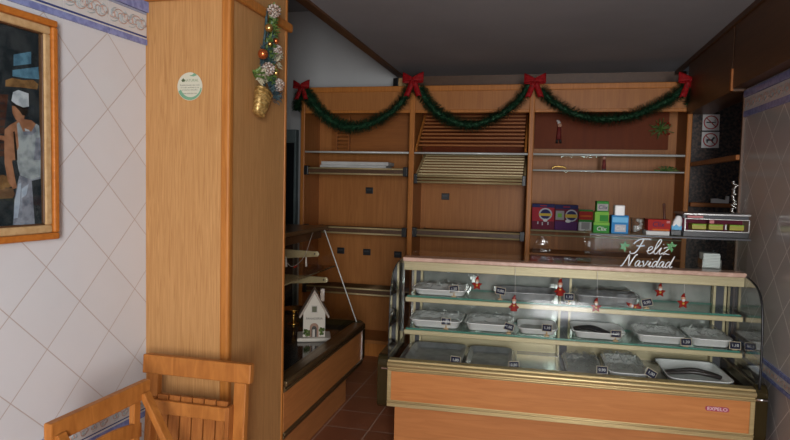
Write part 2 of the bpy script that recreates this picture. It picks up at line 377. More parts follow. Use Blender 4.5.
# ------------------------------------------------------------------ back wall shelving
YS, YB = 4.8, 5.2
UX = [(-1.995, -1.958), (-1.062, -1.018), (-.124, -.084), (.995, 1.030)]
ST = 2.235
sh = empty('bakery_shelving', (-.48, YS, 0), 0, 'tall three bay wooden bakery shelving against the back wall', 'shelving'); S0 = Vector(sh.location)
def sp(mb, name, m, parent=sh, **k):
    for v in mb.bm.verts: v.co -= S0
    return mb.build(name, m, parent, **k)
for a, b in UX:
    sp(MB().box(a, YS, 0, b, YS+.035, ST+.005), 'upright', M['shelf_edge'], bevel=.006)
    sp(MB().box(a+.008, YS+.035, 0, b-.008, YB, ST-.02), 'side_panel', M['shelf_wood'])
for (a, b), (c, d) in zip(UX, UX[1:]):
    sp(MB().box(b, YS+.002, 2.19, c, YS+.04, ST), 'crown_rail', M['shelf_edge'], bevel=.006)
    sp(MB().box(b, YS+.012, 2.045, c, YS+.03, 2.19), 'fascia', M['shelf_wood'])
    sp(MB().box(b, YS+.004, 2.02, c, YS+.034, 2.045), 'fascia_rail', M['shelf_edge'], bevel=.004)
    sp(MB().box(b-.008, YB-.02, 0, c+.008, YB, 2.2), 'back_panel', M['shelf_wood'])
    sp(MB().box(b-.008, YS+.035, 2.19, c+.008, YB-.02, 2.21), 'top_board', M['shelf_wood'])
    sp(MB().box(b, YS+.05, 0, c, YS+.07, .11), 'plinth', M['shelf_edge'])
    sp(MB().box(b, YS+.03, .11, c, YB-.02, .14), 'bottom_shelf', M['shelf_wood'], bevel=.003)
# red-brown panels at the head of the side bays
g = sp(MB().box(-.084, YB-.06, 1.765, .935, YB-.045, 2.07), 'upper_panel', M['shelf_red']); g['label'] = 'dark red brown panel'
g = sp(MB().box(-1.84, YB-.06, 1.72, -1.062, YB-.045, 2.07), 'upper_panel', M['slat'])
g = sp(MB().box(-1.018, YB-.06, 1.72, -.124, YB-.045, 2.07), 'upper_panel', M['shelf_red']); g['label'] = 'dark red brown panel'  # dark panel added behind the rack so the slat gaps come out dark
def glass_shelf(x0, x1, z, d0=YS+.02, r=.008, m='glass_white'):
    s_ = sp(MB().box(x0, d0, z-.005, x1, YB-.03, z+.005), 'glass_shelf', M['glass_shelf'])
    e = sp(MB().tube([(x0, d0, z), (x1, d0, z)], r, 8), 'front_edge', M[m], s_)
for (x0, x1) in ((-1.958, -1.062), (-1.018, -.124), (-.084, .995)): glass_shelf(x0, x1, 1.702)
glass_shelf(-.084, .995, 1.58, r=.006)
glass_shelf(-.084, .995, 1.118, YS+.0, r=.007, m='cream'); 
sp(MB().tube([(-.084, YS+.0, 1.083), (.995, YS+.0, 1.083)], .006, 8), 'rail', M['cream'])
sp(MB().box(-.084, YS+.02, .925, .995, YB-.03, .94), 'lower_shelf', M['shelf_wood'])
sp(MB().box(.105, YB-.03, .94, .135, YB-.021, 1.1), 'back_strip', M['shelf_edge'])
def gold_shelf(x0, x1, z, zb, n=8):
    """bread shelf of gold tubes between two side arms, black end caps"""
    sp(MB().bar((x1-.035, YS+.01, z), (x1-.035, YB-.04, zb), .02, .02), 'shelf_arm', M['bronze_side'])
    bs = sp(MB().bar((x0+.035, YS+.01, z), (x0+.035, YB-.04, zb), .02, .02), 'shelf_arm', M['bronze_side'])
    mb = MB()
    for k in range(n):
        t = (k+.5)/n; mb.tube([(x0+.03, YS+.03+t*(YB-YS-.09), z+.0+(zb-z)*t), (x1-.03, YS+.03+t*(YB-YS-.09), z+.0+(zb-z)*t)], .007, 6)
    sp(mb, 'shelf_tubes', M['bronze_side'], bs)
    fr = MB(); fr.tube([(x0+.03, YS-.005, z+.022), (x1-.03, YS-.005, z+.022)], .007, 8); fr.tube([(x0+.03, YS-.005, z-.022), (x1-.03, YS-.005, z-.022)], .0075, 8)
    fr = sp(fr, 'front_rail', M['pale_gold'], bs); sp(MB().box(x0+.03, YS+.002, z-.022, x1-.03, YS+.008, z+.022), 'rail_backing', M['dark_edge'], fr)
    
    for xa in (x0+.003, x1-.04): sp(MB().box(xa, YS-.018, z-.036, xa+.037, YS+.03, z+.04), 'end_cap', M['black'], bs, bevel=.004)
gold_shelf(-1.958, -1.062, 1.545, 1.545); gold_shelf(-1.958, -1.062, 1.055, 1.06); gold_shelf(-1.018, -.124, 1.062, 1.07)
gold_shelf(-1.958, -1.062, .55, .55); gold_shelf(-1.018, -.124, .55, .55)
# tilted racks in the middle bay
def rack(z0, z1, m, arm, n, wb, front):
    for x in (-1.0, -.142): bs = sp(MB().bar((x, YS+.0, z0), (x, YB-.03, z1), .016, .03), 'rack_arm', M[arm])
    mb = MB()
    for k in range(n):
        t = (k+.6)/n; y = YS+.0+t*(YB-YS-.05); z = z0+(z1-z0)*t+.02
        mb.box(-.985, y-wb/2, z-.0075, -.155, y+wb/2, z+.0075)
    sp(mb, 'rack_slats', M[m], bs, bevel=.003)
    if front:
        f_ = MB()
        for k in range(3): f_.tube([(-.995, YS-.006, z0-.03+k*.024), (-.15, YS-.006, z0-.03+k*.024)], .009, 8)
        sp(f_, 'front_rail', M['pale_gold'], bs)
        for xa in (-1.012, -.16): sp(MB().box(xa, YS-.02, z0-.045, xa+.028, YS+.03, z0+.035), 'end_cap', M['black'], bs, bevel=.004)
rack(1.50, 1.69, 'pale_gold', 'pale_gold', 8, .014, True)
rack(1.725, 2.05, 'slat', 'shelf_edge', 10, .018, False)
# slatted strip added in place of the rack's mirror reflection, bay-one head
mb = MB(); bx0 = -1.77
mb.box(bx0, YS+.24, 1.71, bx0+.018, YS+.27, 2.02); mb.box(bx0+.11, YS+.24, 1.71, bx0+.128, YS+.27, 2.02)
for k in range(9): mb.box(bx0+.018, YS+.245, 1.72+k*.033, bx0+.11, YS+.262, 1.737+k*.033)
ld = mb.build('reflected_slats', M['slat'], bevel=.002); tag(ld, 'narrow slatted strip standing in for a mirror reflection in the left bay', 'tray')

# ------------------------------------------------------------------ main display case
CR = R(2.18); CO = Vector((-.735, 2.95, 0)); CW = 1.705
case = empty('display_case', CO, CR, 'long curved glass pastry display case with orange wood front', 'display case')
CM = Matrix.Translation(CO) @ Matrix.Rotation(CR, 4, 'Z')
def cpos(lx, ly, z): return CM @ Vector((lx, ly, z))
GP = [(.012, .556), (.010, .66), (.014, .78), (.024, .88), (.045, .95), (.085, .995), (.15, 1.02), (.245, 1.036)]
GPs = [(p.x, p.y) for p in spline([(a, b, 0) for a, b in GP], 4)]
CD = .62
MB().box(.03, .06, 0, CW-.03, CD-.02, .318).build('kick_panel', M['laminate_kick'], case)
MB().box(.02, 0, .35, CW-.02, .02, .503).build('front_panel', M['laminate'], case)
mb = MB(); mb.box(0, -.004, .318, CW, .06, .352); mb.tube([(0, -.004, .343), (CW, -.004, .343)], .006, 6); mb.box(0, -.005, .352, .02, .02, .503); mb.box(CW-.02, -.005, .352, CW, .02, .503)
mb.build('panel_frame', M['gold'], case, bevel=.002)
mb = MB(); mb.box(0, -.003, .500, CW, .03, .556); mb.tube([(0, -.006, .536), (CW, -.006, .536)], .014, 10); mb.tube([(0, -.004, .509), (CW, -.004, .509)], .006, 8); mb.box(0, 0, .548, CW, .05, .558)
mb.build('front_rail', M['gold'], case, bevel=.002)
for x0 in (-.055, CW):
    pr = []
    for (cy, cz, a0) in ((.045, .345, 180), (CD-.05, .345, 270), (CD-.05, .53, 0), (.045, .53, 90)):
        for k in range(6): a = R(a0+k*18); pr.append((x0, cy+.045*math.cos(a), cz+.045*math.sin(a)))
    MB().prism(pr, (.055, 0, 0)).build('end_cap', M['bronze'], case, bevel=.006)
    tp = -.002 if x0 < 0 else x0+.015
    sg = MB(); pts = [(tp, a, b) for a, b in GPs]+[(tp, CD-.02, 1.036), (tp, CD-.02, .556)]
    sg.face(pts); sg.build('side_glass', M['glass_side'], case)
    MB().tube([(tp+.003, a-.001, b) for a, b in GPs], .0022 if x0 < 0 else .0055, 6).build('edge_trim', M['black'], case)
MB().box(-.03, -.012, .512, .005, -.005, .518).build('cap_pin', M['chrome'], case)
MB().tube([(CW, -.01, .515), (CW+.05, -.012, .515)], .006, 8).build('cap_pin', M['chrome'], case)
mb = MB(); mb.box(.02, .03, .49, CW-.02, CD-.05, .512); mb.build('deck', M['steel'], case)
MB().sheet([[(x, a, b) for a, b in GPs] for x in (.0, CW*.5, CW)]).build('curved_glass', M['glass_curved'], case)
MB().box(.02, .245, 1.032, CW+.02, .345, 1.054).build('top_slab', M['pinkslab'], case, bevel=.004)
MB().box(.02, .345, 1.044, CW+.01, CD, 1.054).build('top_glass', M['glass'], case)
MB().box(.025, .255, .984, CW+.015, .275, 1.032).build('top_fascia', M['cream'], case, bevel=.003)
for z, yf in ((.842, .235), (.668, .215)):
    gs = MB().box(.05, yf+.015, z, CW+.0, .52, z+.008).build('glass_shelf', M['glass_shelf'], case)
    MB().box(.04, yf-.002, z-.027, CW+.01, yf+.02, z-.002).build('shelf_front', M['cream'], gs, bevel=.004)
    MB().box(.05, yf+.004, z-.0015, CW, yf+.015, z+.008).build('glass_edge', M['glass_edge'], gs)
    MB().box(.05, .519, z-.001, CW, .523, z+.009).build('glass_edge', M['glass_teal'], gs)
    for x in (.06, .895, CW-.03): MB().bar((x, .50, z-.02), (x, yf+.02, z-.006), .01, .02).build('shelf_bracket', M['charcoal'], gs)
for x, hw in ((.068, .013), (.895, .021), (CW-.02, .020)):
    p = MB().box(x-hw, .50, .512, x+hw, .53, 1.032).build('post', M['charcoal'], case)
    for xa in (x-hw-.012, x+hw): MB().box(xa, .495, .512, xa+.012, .53, 1.032).build('post_edge', M['cream'], p)
MB().box(.02, .535, .512, CW, .55, .575).build('back_rail', M['cream'], case); MB().box(.02, .535, .985, CW, .55, 1.03).build('back_rail', M['cream'], case)
MB().box(.02, .552, .512, CW, .56, 1.03).build('back_glass', M['mirror'], case)
bd = MB(); 
pts = []
for cx, a0 in ((1.508, 90), (1.588, 270)):
    for k in range(9): a = R(a0+k*22.5); pts.append((cx+.011*math.cos(a), -.0002, .453+.011*math.sin(a)))
bd.prism(pts, (0, -.003, 0)); bd = bd.build('brand_badge', mat('badge red', (.36, .05, .09), .4), case)
text('badge_letters', 'EXPELO', .0215, frame((1.548, -.0036, .453), (1, 0, 0), (0, 0, 1)), mat('badge letters', (.78, .62, .62), .4), bd, sx=1.15)

# trays -------------------------------------------------------------
def rrect(w, d, r, z, k=4):
    out = []
    for cx, cy, a0 in ((w/2-r, d/2-r, 0), (-w/2+r, d/2-r, 90), (-w/2+r, -d/2+r, 180), (w/2-r, -d/2+r, 270)):
        for j in range(k+1): a = R(a0+90*j/k); out.append((cx+r*math.cos(a), cy+r*math.sin(a), z))
    return out
def tray(lx, ly, z, w, d, h, label, mt='tray', film=True, paper=False, rz=0, seed=0, folds=1.0):
    t = empty('pastry_tray', cpos(lx, ly, z), CR+rz, label, 'tray', 'pastry trays in the display case')
    mb = MB()
    rings = [rrect(w*.80, d*.76, .025, .0012), rrect(w*.83, d*.80, .03, .004), rrect(w*.95, d*.94, .04, h*.9), rrect(w, d, .045, h), rrect(w*.995, d*.995, .045, h-.004), rrect(w*.93, d*.92, .04, h*.86), rrect(w*.81, d*.78, .03, .0065)]
    V = [[mb.bm.verts.new(p) for p in r] for r in rings]; n = len(V[0])
    for A, B in zip(V, V[1:]):
        for i in range(n): f_ = mb.bm.faces.new((A[i], A[(i+1)%n], B[(i+1)%n], B[i])); f_.smooth = True
    mb.bm.faces.new(V[0][::-1]); mb.bm.faces.new(V[-1])
    mb.build('dish', M[mt], t)
    rnd = random.Random(seed); off = Vector((seed*3.7, seed*1.3, 0))
    if paper:
        rows = [[((i/12-.5)*w*.80, (j/8-.5)*d*.76, .010+.006*noise.noise(Vector((i*.6, j*.6, 0))+off)) for i in range(13)] for j in range(9)]
        MB().sheet(rows).build('paper_liner', M['paper'], t)
    if film:
        N1, N2 = 26, 18; rows = []
        for j in range(N2+1):
            row = []
            for i in range(N1+1):
                u, v = i/N1-.5, j/N2-.5
                e = max(abs(u), abs(v))*2; p = Vector((u*7, v*7, 0))+off
                zz = h*1.02+.022*folds*(1-e**3)*(.55+noise.noise(p))+.010*folds*abs(noise.noise(p*2.7))
                if e > .9: zz = h*1.02-(e-.9)*10*h*.55
                sgr = 1.03+.02*noise.noise(p*1.9)
                row.append((u*w*sgr, v*d*sgr, max(.004, zz)))
            rows.append(row)
        MB().sheet(rows, smooth=False).build('plastic_wrap', M['film'], t)
    return t
Z1, Z2, ZD = .8505, .6765, .5125
def lxp(px, py, ly):
    n_ = Vector((-math.sin(CR), math.cos(CR), 0)); p = on_plane(px, py, CO+n_*ly, n_); q = CM.inverted() @ p; return q
TR = [ # px left, right, row, depth centre, depth size, height, material, film, paper, label
 (412, 468, 1, .365, .225, .035, 'tray', 1, 1, 'white tray in crinkled film at the left end of the top shelf'),
 (492, 558, 1, .365, .225, .045, 'tray_grey', 0, 1, 'long metal tray left of the middle post on the top shelf'),
 (574, 640, 1, .365, .225, .05, 'tray_grey', 1, 0, 'film covered metal tray right of the middle post on the top shelf'),
 (401, 462, 2, .36, .26, .045, 'tray', 1, 1, 'white tray in shiny film at the left end of the lower glass shelf'),
 (464, 513, 2, .36, .26, .045, 'tray', 1, 0, 'second white tray from the left on the lower glass shelf'),
 (517, 558, 2, .36, .24, .035, 'tray', 0, 1, 'shallow white tray just left of the middle post on the lower shelf'),
 (572, 626, 2, .36, .26, .04, 'tray', 0, 0, 'white tray holding black tongs on the lower glass shelf'),
 (636, 686, 2, .36, .26, .045, 'tray', 1, 1, 'film wrapped white tray second from right on the lower glass shelf'),
 (690, 738, 2, .36, .26, .045, 'tray', 1, 1, 'film wrapped white tray at the right end of the lower glass shelf'),
 (404, 462, 0, .28, .38, .03, 'tray_grey', 0, 0, 'dark metal tray at the left end of the bottom deck'),
 (465, 512, 0, .28, .38, .03, 'tray_grey', 0, 0, 'dark metal tray second from left on the bottom deck'),
 (566, 604, 0, .28, .36, .03, 'tray_grey', 1, 0, 'film covered metal tray right of the middle post on the bottom deck'),
 (608, 650, 0, .26, .36, .05, 'tray', 1, 1, 'white tray in plastic film beside the tongs tray on the bottom deck'),
 (668, 735, 0, .24, .36, .05, 'tray', 0, 0, 'big white oval tray with brown tongs on the bottom deck')]
trays = []
for i, (a, b, row, yc, dp, h, mt, fm, pp, lb) in enumerate(TR):
    z = (ZD, Z1, Z2)[row]; py = {1: 296, 2: 328, 0: 362}[row]+(a-400)*.05; yf = yc-dp/2+.03
    la, lb2 = lxp(a, py, yf).x, lxp(b, py, yf).x
    la = max(la, .06); lb2 = min(lb2, CW-.02)
    trays.append(tray((la+lb2)/2, yc, z, lb2-la, dp, h, lb, mt, bool(fm), bool(pp), 0, i, 1.5))
# loose metal sheet (bright) on the deck
q = lxp(538, 362, .25); t = MB(); t.box(-.115, -.17, 0, .115, .17, .004); t.box(-.115, -.17, .004, -.11, .17, .02); t.box(.11, -.17, .004, .115, .17, .02)
t = t.build('baking_sheet', M['chrome'], loc=cpos(q.x, .27, ZD)); t.rotation_euler.z = CR; tag(t, 'shiny bare metal baking sheet left of the middle post on the deck', 'baking sheet')
# tongs
def tongs(label, m, loc, rz, L=.2, tilt=0):
    t = empty('serving_tongs', loc, rz, label, 'tongs')
    mb = MB()
    for s in (-1, 1):
        pts = spline([(-L/2, 0, .01), (-L*.3, s*.014, .022), (0, s*.022, .03), (L*.3, s*.018, .018), (L/2, s*.012, .008)], 5)
        mb.tube(pts, .0105, 6)
    mb.build('arms', m, t)
    c = MB()
    for s in (-1, 1): c.ball((L/2, s*.012, .009), .016, (1.2, .7, .5), 8)
    c.build('claws', m, t); return t
M['tong_brown'] = mat('dark brown plastic', (.035, .028, .025), .35)
q = lxp(592, 322, .33); tongs('black plastic tongs lying in a lower shelf tray right of the middle post', M['black'], cpos(q.x, .34, Z2+.008), CR+R(-25), .2)
q = lxp(697, 370, .2); tongs('dark brown tongs lying in the big white oval tray', M['tong_brown'], cpos(q.x, .24, ZD+.012), CR+R(170), .25)

# price tags ----------------------------------------------------------
M['tag_text'] = mat('chalk lettering', (.62, .62, .58), .7); M['tag_rim'] = mat('tag border', (.40, .34, .24), .6)
def price_tag(px, py, ly, z, txt, label, lean=0, w=.052, h=.038, yaw=0):
    q = lxp(px, py, ly)
    t = empty('price_tag', cpos(q.x, ly, z), CR+yaw, label, 'price tag', 'price tags in the display case')
    Mx = Matrix.Translation((0, 0, q.z-z)) @ Matrix.Rotation(lean, 4, 'Y') @ Matrix.Rotation(R(-12), 4, 'X')
    MB().box(-w/2, -.002, -h/2, w/2, .002, h/2, Mx).build('card', M['tag_rim'], t, bevel=.001)
    MB().box(-w/2+.003, -.0035, -h/2+.003, w/2-.003, -.0019, h/2-.003, Mx).build('face', M['navy'], t)
    text('figures', txt, .019, Mx @ frame((0, -.004, 0), (1, 0, 0), (0, 0, 1)), M['tag_text'], t, ext=.0004)
    pg = MB(); pg.tube([(0, .006, .0), (0, .006, q.z-z+h*.5)], .0035, 6); pg.box(-.012, .0, 0, .012, .03, .004); pg.build('holder', M['wood_peg'], t)
TG = [(454, 289, .262, Z1, '1,20', 'price tag clipped to the far left tray on the top shelf', -.15), (500.5, 291, .258, Z1, '0,90', 'tilted price tag beside the long metal tray on the top shelf', .15),
 (569, 297, .245, Z1, '1,10', 'price tag in front of the middle post on the top shelf', 0), (647, 302.5, .25, Z1, '0,90', 'tilted price tag next to the lying Santa on the top shelf', -.25),
 (446, 321.5, .24, Z2, '1,30', 'price tag on the far left tray of the lower shelf', 0), (509, 327, .235, Z2, '1,00', 'slanted price tag on the second tray of the lower shelf', .25), (547, 328, .235, Z2, '1,10', 'price tag left of the middle post on the lower shelf', .03),
 (616, 334, .235, Z2, '1,00', 'price tag in front of the black tongs on the lower shelf', 0), (686, 342, .235, Z2, '1,20', 'price tag between the two right trays of the lower shelf', -.05), (735, 345.5, .235, Z2, '1,10', 'price tag at the far right of the lower shelf', 0),
 (455.5, 360, .07, ZD, '1,00', 'price tag on the far left dark tray of the deck', .05), (514, 365, .07, ZD, '0,80', 'price tag between the second tray and the shiny sheet on the deck', -.1), (602, 370, .065, ZD, '0,90', 'price tag right of the middle post on the deck', 0), (651, 373.5, .06, ZD, '1,00', 'steeply tilted price tag left of the big oval tray on the deck', .5)]
for px, py, ly, z, tx, lb, ln in TG: price_tag(px, py, ly, z, tx, lb, ln)

# little felt Santas ------------------------------------------------
def santa(px, py, ly, s, label, roll=0, hang=True, star=True):
    q = lxp(px, py, ly); t = empty('santa_ornament', cpos(q.x, ly, q.z), CR, label, 'ornament', 'felt Santa ornaments in the display case')
    s *= .85; Mr = Matrix.Rotation(roll, 4, 'Y') @ Matrix.Scale(s, 4)
    def P(*a): return Mr @ Vector(a)
    b = MB()
    if star:
        pts = []
        for k in range(10): a = R(90+36*k); r = .030 if k % 2 == 0 else .015; pts.append(P(r*math.cos(a), -.006, r*math.sin(a)-.006))
        b.prism(pts, Mr.to_3x3() @ Vector((0, .012, 0)))
    else:
        b.tube([P(0, 0, -.034), P(0, 0, -.012), P(0, 0, .008)], .016*s, 8, rfun=lambda u: 1.1-.45*u)
        b.tube([P(-.022, 0, -.02), P(0, 0, .002), P(.022, 0, -.02)], .006*s, 6)
    b.build('coat', M['red'], t, bevel=.002)
    MB().ball(P(0, -.002, .018), .0115*s, n=10).build('head', M['skin'], t)
    MB().ball(P(0, -.006, .011), .009*s, n=8).build('beard', M['white_felt'], t)
    MB().tube([P(0, 0, .024), P(.001, 0, .034), P(.005, 0, .044)], .011*s, 8, rfun=lambda u: 1-.8*u).build('hat', M['red'], t)
    MB().ball(P(0, -.008, -.006), .006*s, n=8).build('buckle', M['yellow'], t)
    if hang:
        MB().tube([P(.004, 0, .042), (q.x*0, 0, 1.03-q.z)], .0008, 4).build('cord', M['white_felt'], t)
    return t
santa(477, 284, .262, 1.15, 'star shaped red Santa hanging left over the top shelf')
santa(514, 304, .225, 1.25, 'slim red Santa hanging at the top shelf edge left of the middle post', star=False)
santa(560, 288, .262, 1.35, 'red Santa hanging just left of the middle post', star=False)
santa(596, 306, .225, 1.15, 'star shaped red Santa at the shelf edge right of the middle post')
santa(634, 306.5, .262, 1.1, 'red Santa lying on its side on the top shelf', roll=R(-70), hang=False, star=False)
santa(660, 291, .40, 1.15, 'star shaped red Santa hanging deep inside over the top shelf')
santa(683, 302, .262, 1.2, 'star shaped red Santa at the right end of the top shelf')

# ------------------------------------------------------------------ glass box on the case and what stands on it
gb = empty('glass_counter_box', cpos(.995, .30, 1.0545), CR, 'low clear glass box standing on the right half of the display case', 'glass box')
gw, gd, gh = .745, .30, .155
MB().box(0, 0, 0, gw, .005, gh).build('front_pane', M['glass_box'], gb)
MB().box(0, .005, 0, .005, gd, gh).build('side_pane', M['glass_box'], gb); MB().box(gw-.005, .005, 0, gw, gd, gh).build('side_pane', M['glass_box'], gb)
tpn = MB().box(-.004, -.004, gh, gw+.01, gd, gh+.008).build('top_pane', M['glass_shelf'], gb)
e = MB(); e.box(-.004, -.006, gh, gw+.01, -.004, gh+.008); e.build('pane_edge', M['charcoal'], tpn)
ZG = 1.0545+gh+.0085
def onbox(px, py, ly): q = lxp(px, py, ly); return q.x
# script lettering
fs = empty('greeting_sign', cpos(1.15, .287, 1.058), CR, 'silver script Feliz Navidad sign with holly on the glass box', 'sign')
LET = {'F': [[(.05,.62),(.18,.8),(.42,.95),(.8,.98),(1.05,.94)], [(.6,.96),(.5,.6),(.4,.25),(.25,.03),(.02,.0),(-.05,.15)], [(.25,.52),(.5,.5),(.75,.54)]],
 'e': [[(0,.18),(.2,.26),(.32,.4),(.24,.5),(.1,.4),(.08,.15),(.2,.02),(.42,.12)]],
 'l': [[(0,.1),(.25,.5),(.38,.88),(.28,.98),(.16,.7),(.1,.2),(.2,.02),(.36,.14)]],
 'i': [[(0,.12),(.18,.46),(.12,.14),(.2,.02),(.36,.14)], [(.24,.64),(.26,.68)]],
 'z': [[(0,.4),(.14,.48),(.34,.44),(.02,.04),(.2,.06),(.44,.02)]],
 'N': [[(-.1,.0),(.05,.06),(.25,.6),(.38,.98),(.46,.5),(.56,.02),(.72,.5),(.88,.92),(1.02,.98)]],
 'a': [[(.34,.42),(.2,.5),(.04,.3),(.06,.06),(.2,.06),(.36,.46),(.32,.12),(.4,.02),(.54,.14)]],
 'v': [[(0,.36),(.1,.48),(.16,.2),(.2,.02),(.38,.3),(.42,.48),(.54,.44)]],
 'd': [[(.34,.4),(.2,.5),(.04,.3),(.06,.06),(.2,.06),(.38,.5),(.52,.98),(.36,.2),(.42,.02),(.56,.14)]]}
ADV = {'F': .95, 'e': .36, 'l': .32, 'i': .32, 'z': .45, 'N': 1.0, 'a': .5, 'v': .5, 'd': .52}
def script(word, x, z, s):
    mb = MB()
    for ch in word:
        for st in LET[ch]:
            p = spline([(x+(a+.22*b)*s, 0, z+b*s) for a, b in st], 4)
            mb.tube(p, .0031 if ch not in 'FN' else .0036, 5)
        x += ADV[ch]*s
    return mb
M['glitter'] = speck('silver glitter', (.62, .62, .60), (.85, .85, .84), 200, .4, .3)
script('Feliz', .040, .066, .078).build('first_word', M['glitter'], fs)
script('Navidad', .0, .0, .062).build('second_word', M['glitter'], fs)
M['holly'] = mat('holly green', (.03, .22, .04), .4)
for cx, cz in ((.012, .10), (.235, .108)):
    hl = MB()
    for k in range(5):
        a = R(25+k*62); c = Vector((cx, 0, cz)); d = Vector((math.cos(a), 0, math.sin(a))); n_ = Vector((-d.z, 0, d.x))
        hl.prism([c, c+d*.014+n_*.008, c+d*.02+n_*.004, c+d*.030, c+d*.02-n_*.004, c+d*.014-n_*.008], (0, -.003, 0))
    hl.build('holly', M['holly'], fs)
# boxes helper
def carton(name, loc, rz, w, d, h, label, cat, front, base, group=None):
    t = empty(name, loc, rz, label, cat, group)
    MB().box(-w/2, 0, 0, w/2, d, h).build('carton', base, t, bevel=.0015)
    for i, (kind, m, *a) in enumerate(front):
        if kind == 'r':
            x0, z0, x1, z1 = a; mb = MB(); mb.box(x0*w-w/2, -.0012-.0003*i, z0*h, x1*w-w/2, -.0002, z1*h); mb.build('print', m, t)
        elif kind == 'o':
            cx, cz, rx, rz_ = a; pts = [(cx*w-w/2+rx*w*math.cos(R(20*k)), -.0003, cz*h+rz_*h*math.sin(R(20*k))) for k in range(18)]
            MB().prism(pts, (0, -.0009-.0003*i, 0)).build('print', m, t)
        elif kind == 't':
            s_, cx, cz, sz, shr = a; text('lettering', s_, sz, frame((cx*w-w/2, -.0018-.0003*i, cz*h), (1, 0, 0), (0, 0, 1)), m, t, ext=.0003, shear=shr)
    return t
C = {k: mat('print '+k, v, .6, spec=.15) for k, v in dict(navy=(.02, .022, .09), red=(.33, .02, .03), silver=(.42, .43, .46), yellow=(.52, .36, .05), blue=(.03, .2, .45), lblue=(.16, .45, .7), green=(.03, .2, .03), lgreen=(.16, .38, .05), white=(.6, .6, .58), maroon=(.12, .012, .03), orange=(.5, .12, .02), purple=(.08, .02, .10), grey=(.3, .29, .28), dred=(.34, .02, .015), pink=(.5, .2, .2)).items()}
ZB3 = 1.127
def cw_(px): return W(px, 228, Y=YS).x
x0, x1 = cw_(531.5), cw_(554); carton('sweet_box', ((x0+x1)/2, YS+.01, ZB3), 0, x1-x0, .12, .195, 'red and navy sweet box leaning against the shelf upright', 'box',
  [('r', C['navy'], 0, .86, 1, 1), ('r', C['maroon'], 0, 0, 1, .32), ('o', C['silver'], .60, .60, .30, .24), ('o', C['navy'], .60, .60, .23, .19), ('r', C['yellow'], .32, .53, .86, .63), ('o', C['white'], .6, .36, .10, .06), ('r', C['silver'], .25, .2, .3, .3), ('r', C['silver'], .45, .16, .5, .28), ('r', C['silver'], .7, .18, .75, .3), ('r', C['red'], .35, .91, .65, .95)], C['red'], 'sweet boxes')
x0, x1 = cw_(554.5), cw_(577.5); carton('sweet_box', ((x0+x1)/2, YS+.01, ZB3), 0, x1-x0, .12, .192, 'navy sweet box with a grey picture between red box and small carton', 'box',
  [('r', C['navy'], 0, .84, 1, 1), ('r', C['purple'], 0, 0, 1, .34), ('r', C['grey'], .03, .40, .40, .76), ('o', C['silver'], .72, .58, .27, .24), ('o', C['navy'], .72, .58, .22, .19), ('r', C['yellow'], .45, .50, .97, .63), ('r', C['lgreen'], .12, .5, .3, .66), ('o', C['white'], .58, .36, .12, .06), ('r', C['red'], .35, .90, .65, .94)], C['maroon'], 'sweet boxes')
x0, x1 = cw_(578.5), cw_(592.5); carton('small_carton', ((x0+x1)/2, YS+.01, ZB3), 0, x1-x0, .10, .16, 'small orange and green carton with white base beside navy box', 'box',
  [('r', C['dred'], 0, .52, 1, .92), ('r', C['green'], 0, .92, 1, 1), ('r', C['green'], 0, .42, 1, .53), ('r', C['white'], 0, 0, 1, .42), ('r', C['grey'], .2, .08, .8, .40), ('r', C['orange'], .1, .66, .9, .74)], C['white'])
# gum boxes on the glass box
def box_on(name, pxl, pxr, ly, d, h, label, cat, front, base, z=ZG, group=None, ry=0):
    a, b = lxp(pxl, 225, ly).x, lxp(pxr, 225, ly).x
    return carton(name, cpos((a+b)/2, ly, z), CR+ry, b-a, d, h, label, cat, front, base, group)
gq = .055
box_on('gum_box', 593.5, 609.5, .34, .09, gq, 'green gum carton at the bottom of a stack of three', 'gum box', [('r', C['lgreen'], 0, .75, 1, 1), ('t', C['white'], 'Clix', .5, .4, .030, .15)], C['green'], group='green gum cartons')
box_on('gum_box', 594.5, 608.5, .345, .085, gq, 'light green gum carton in the middle of a stack of three', 'gum box', [('r', C['green'], .35, .1, .95, .7)], C['lgreen'], z=ZG+gq+.0005, group='green gum cartons')
box_on('gum_box', 596, 608, .35, .08, gq, 'dark green gum carton on top of a stack of three', 'gum box', [('r', C['grey'], .05, .1, .95, .75), ('t', C['navy'], 'Clix', .5, .42, .028, .15)], C['green'], z=ZG+2*gq+.001, group='green gum cartons')
bt = box_on('candy_dispenser', 611.5, 628.5, .34, .09, .095, 'blue candy dispenser with white top beside the green cartons', 'dispenser', [('r', C['lblue'], .05, .62, .95, .9), ('r', C['silver'], .2, .1, .85, .5), ('t', C['white'], 'Clix', .5, .30, .030, .2)], C['blue'])
MB().box(-.027, .012, .07, .024, .075, .148).build('tub', M['white_pl'], bt, bevel=.006)
# plastic cup with things
qx = lxp(638, 229, .36).x; cu = empty('plastic_tub', cpos(qx, .385, ZG), CR, 'clear plastic tub between the blue dispenser and red box', 'tub')
MB().lathe([(.030, 0), (.032, .002), (.036, .085), (.034, .085), (.030, .004), (.001, .004)], 20).build('wall', M['film'], cu)
mb = MB(); rnd = random.Random(4)
for k in range(16): mb.ball((rnd.uniform(-.02, .02), rnd.uniform(-.02, .02), .012+.066*rnd.random()), .010, (1, 1, .7), 7)
mb.build('sweets', M['white_card'], cu)
box_on('gum_box', 648, 670.5, .34, .09, .058, 'red gum box standing on a white carton', 'gum box', [('t', C['navy'], 'Clix', .45, .56, .036, .15), ('r', C['orange'], .2, .02, .95, .16), ('r', C['pink'], .82, .7, .97, .9)], C['dred'], z=ZG+.0225)
box_on('flat_carton', 646.5, 670, .335, .10, .022, 'flat white carton under the red gum box', 'box', [('r', C['grey'], 0, .9, 1, 1)], C['white'])
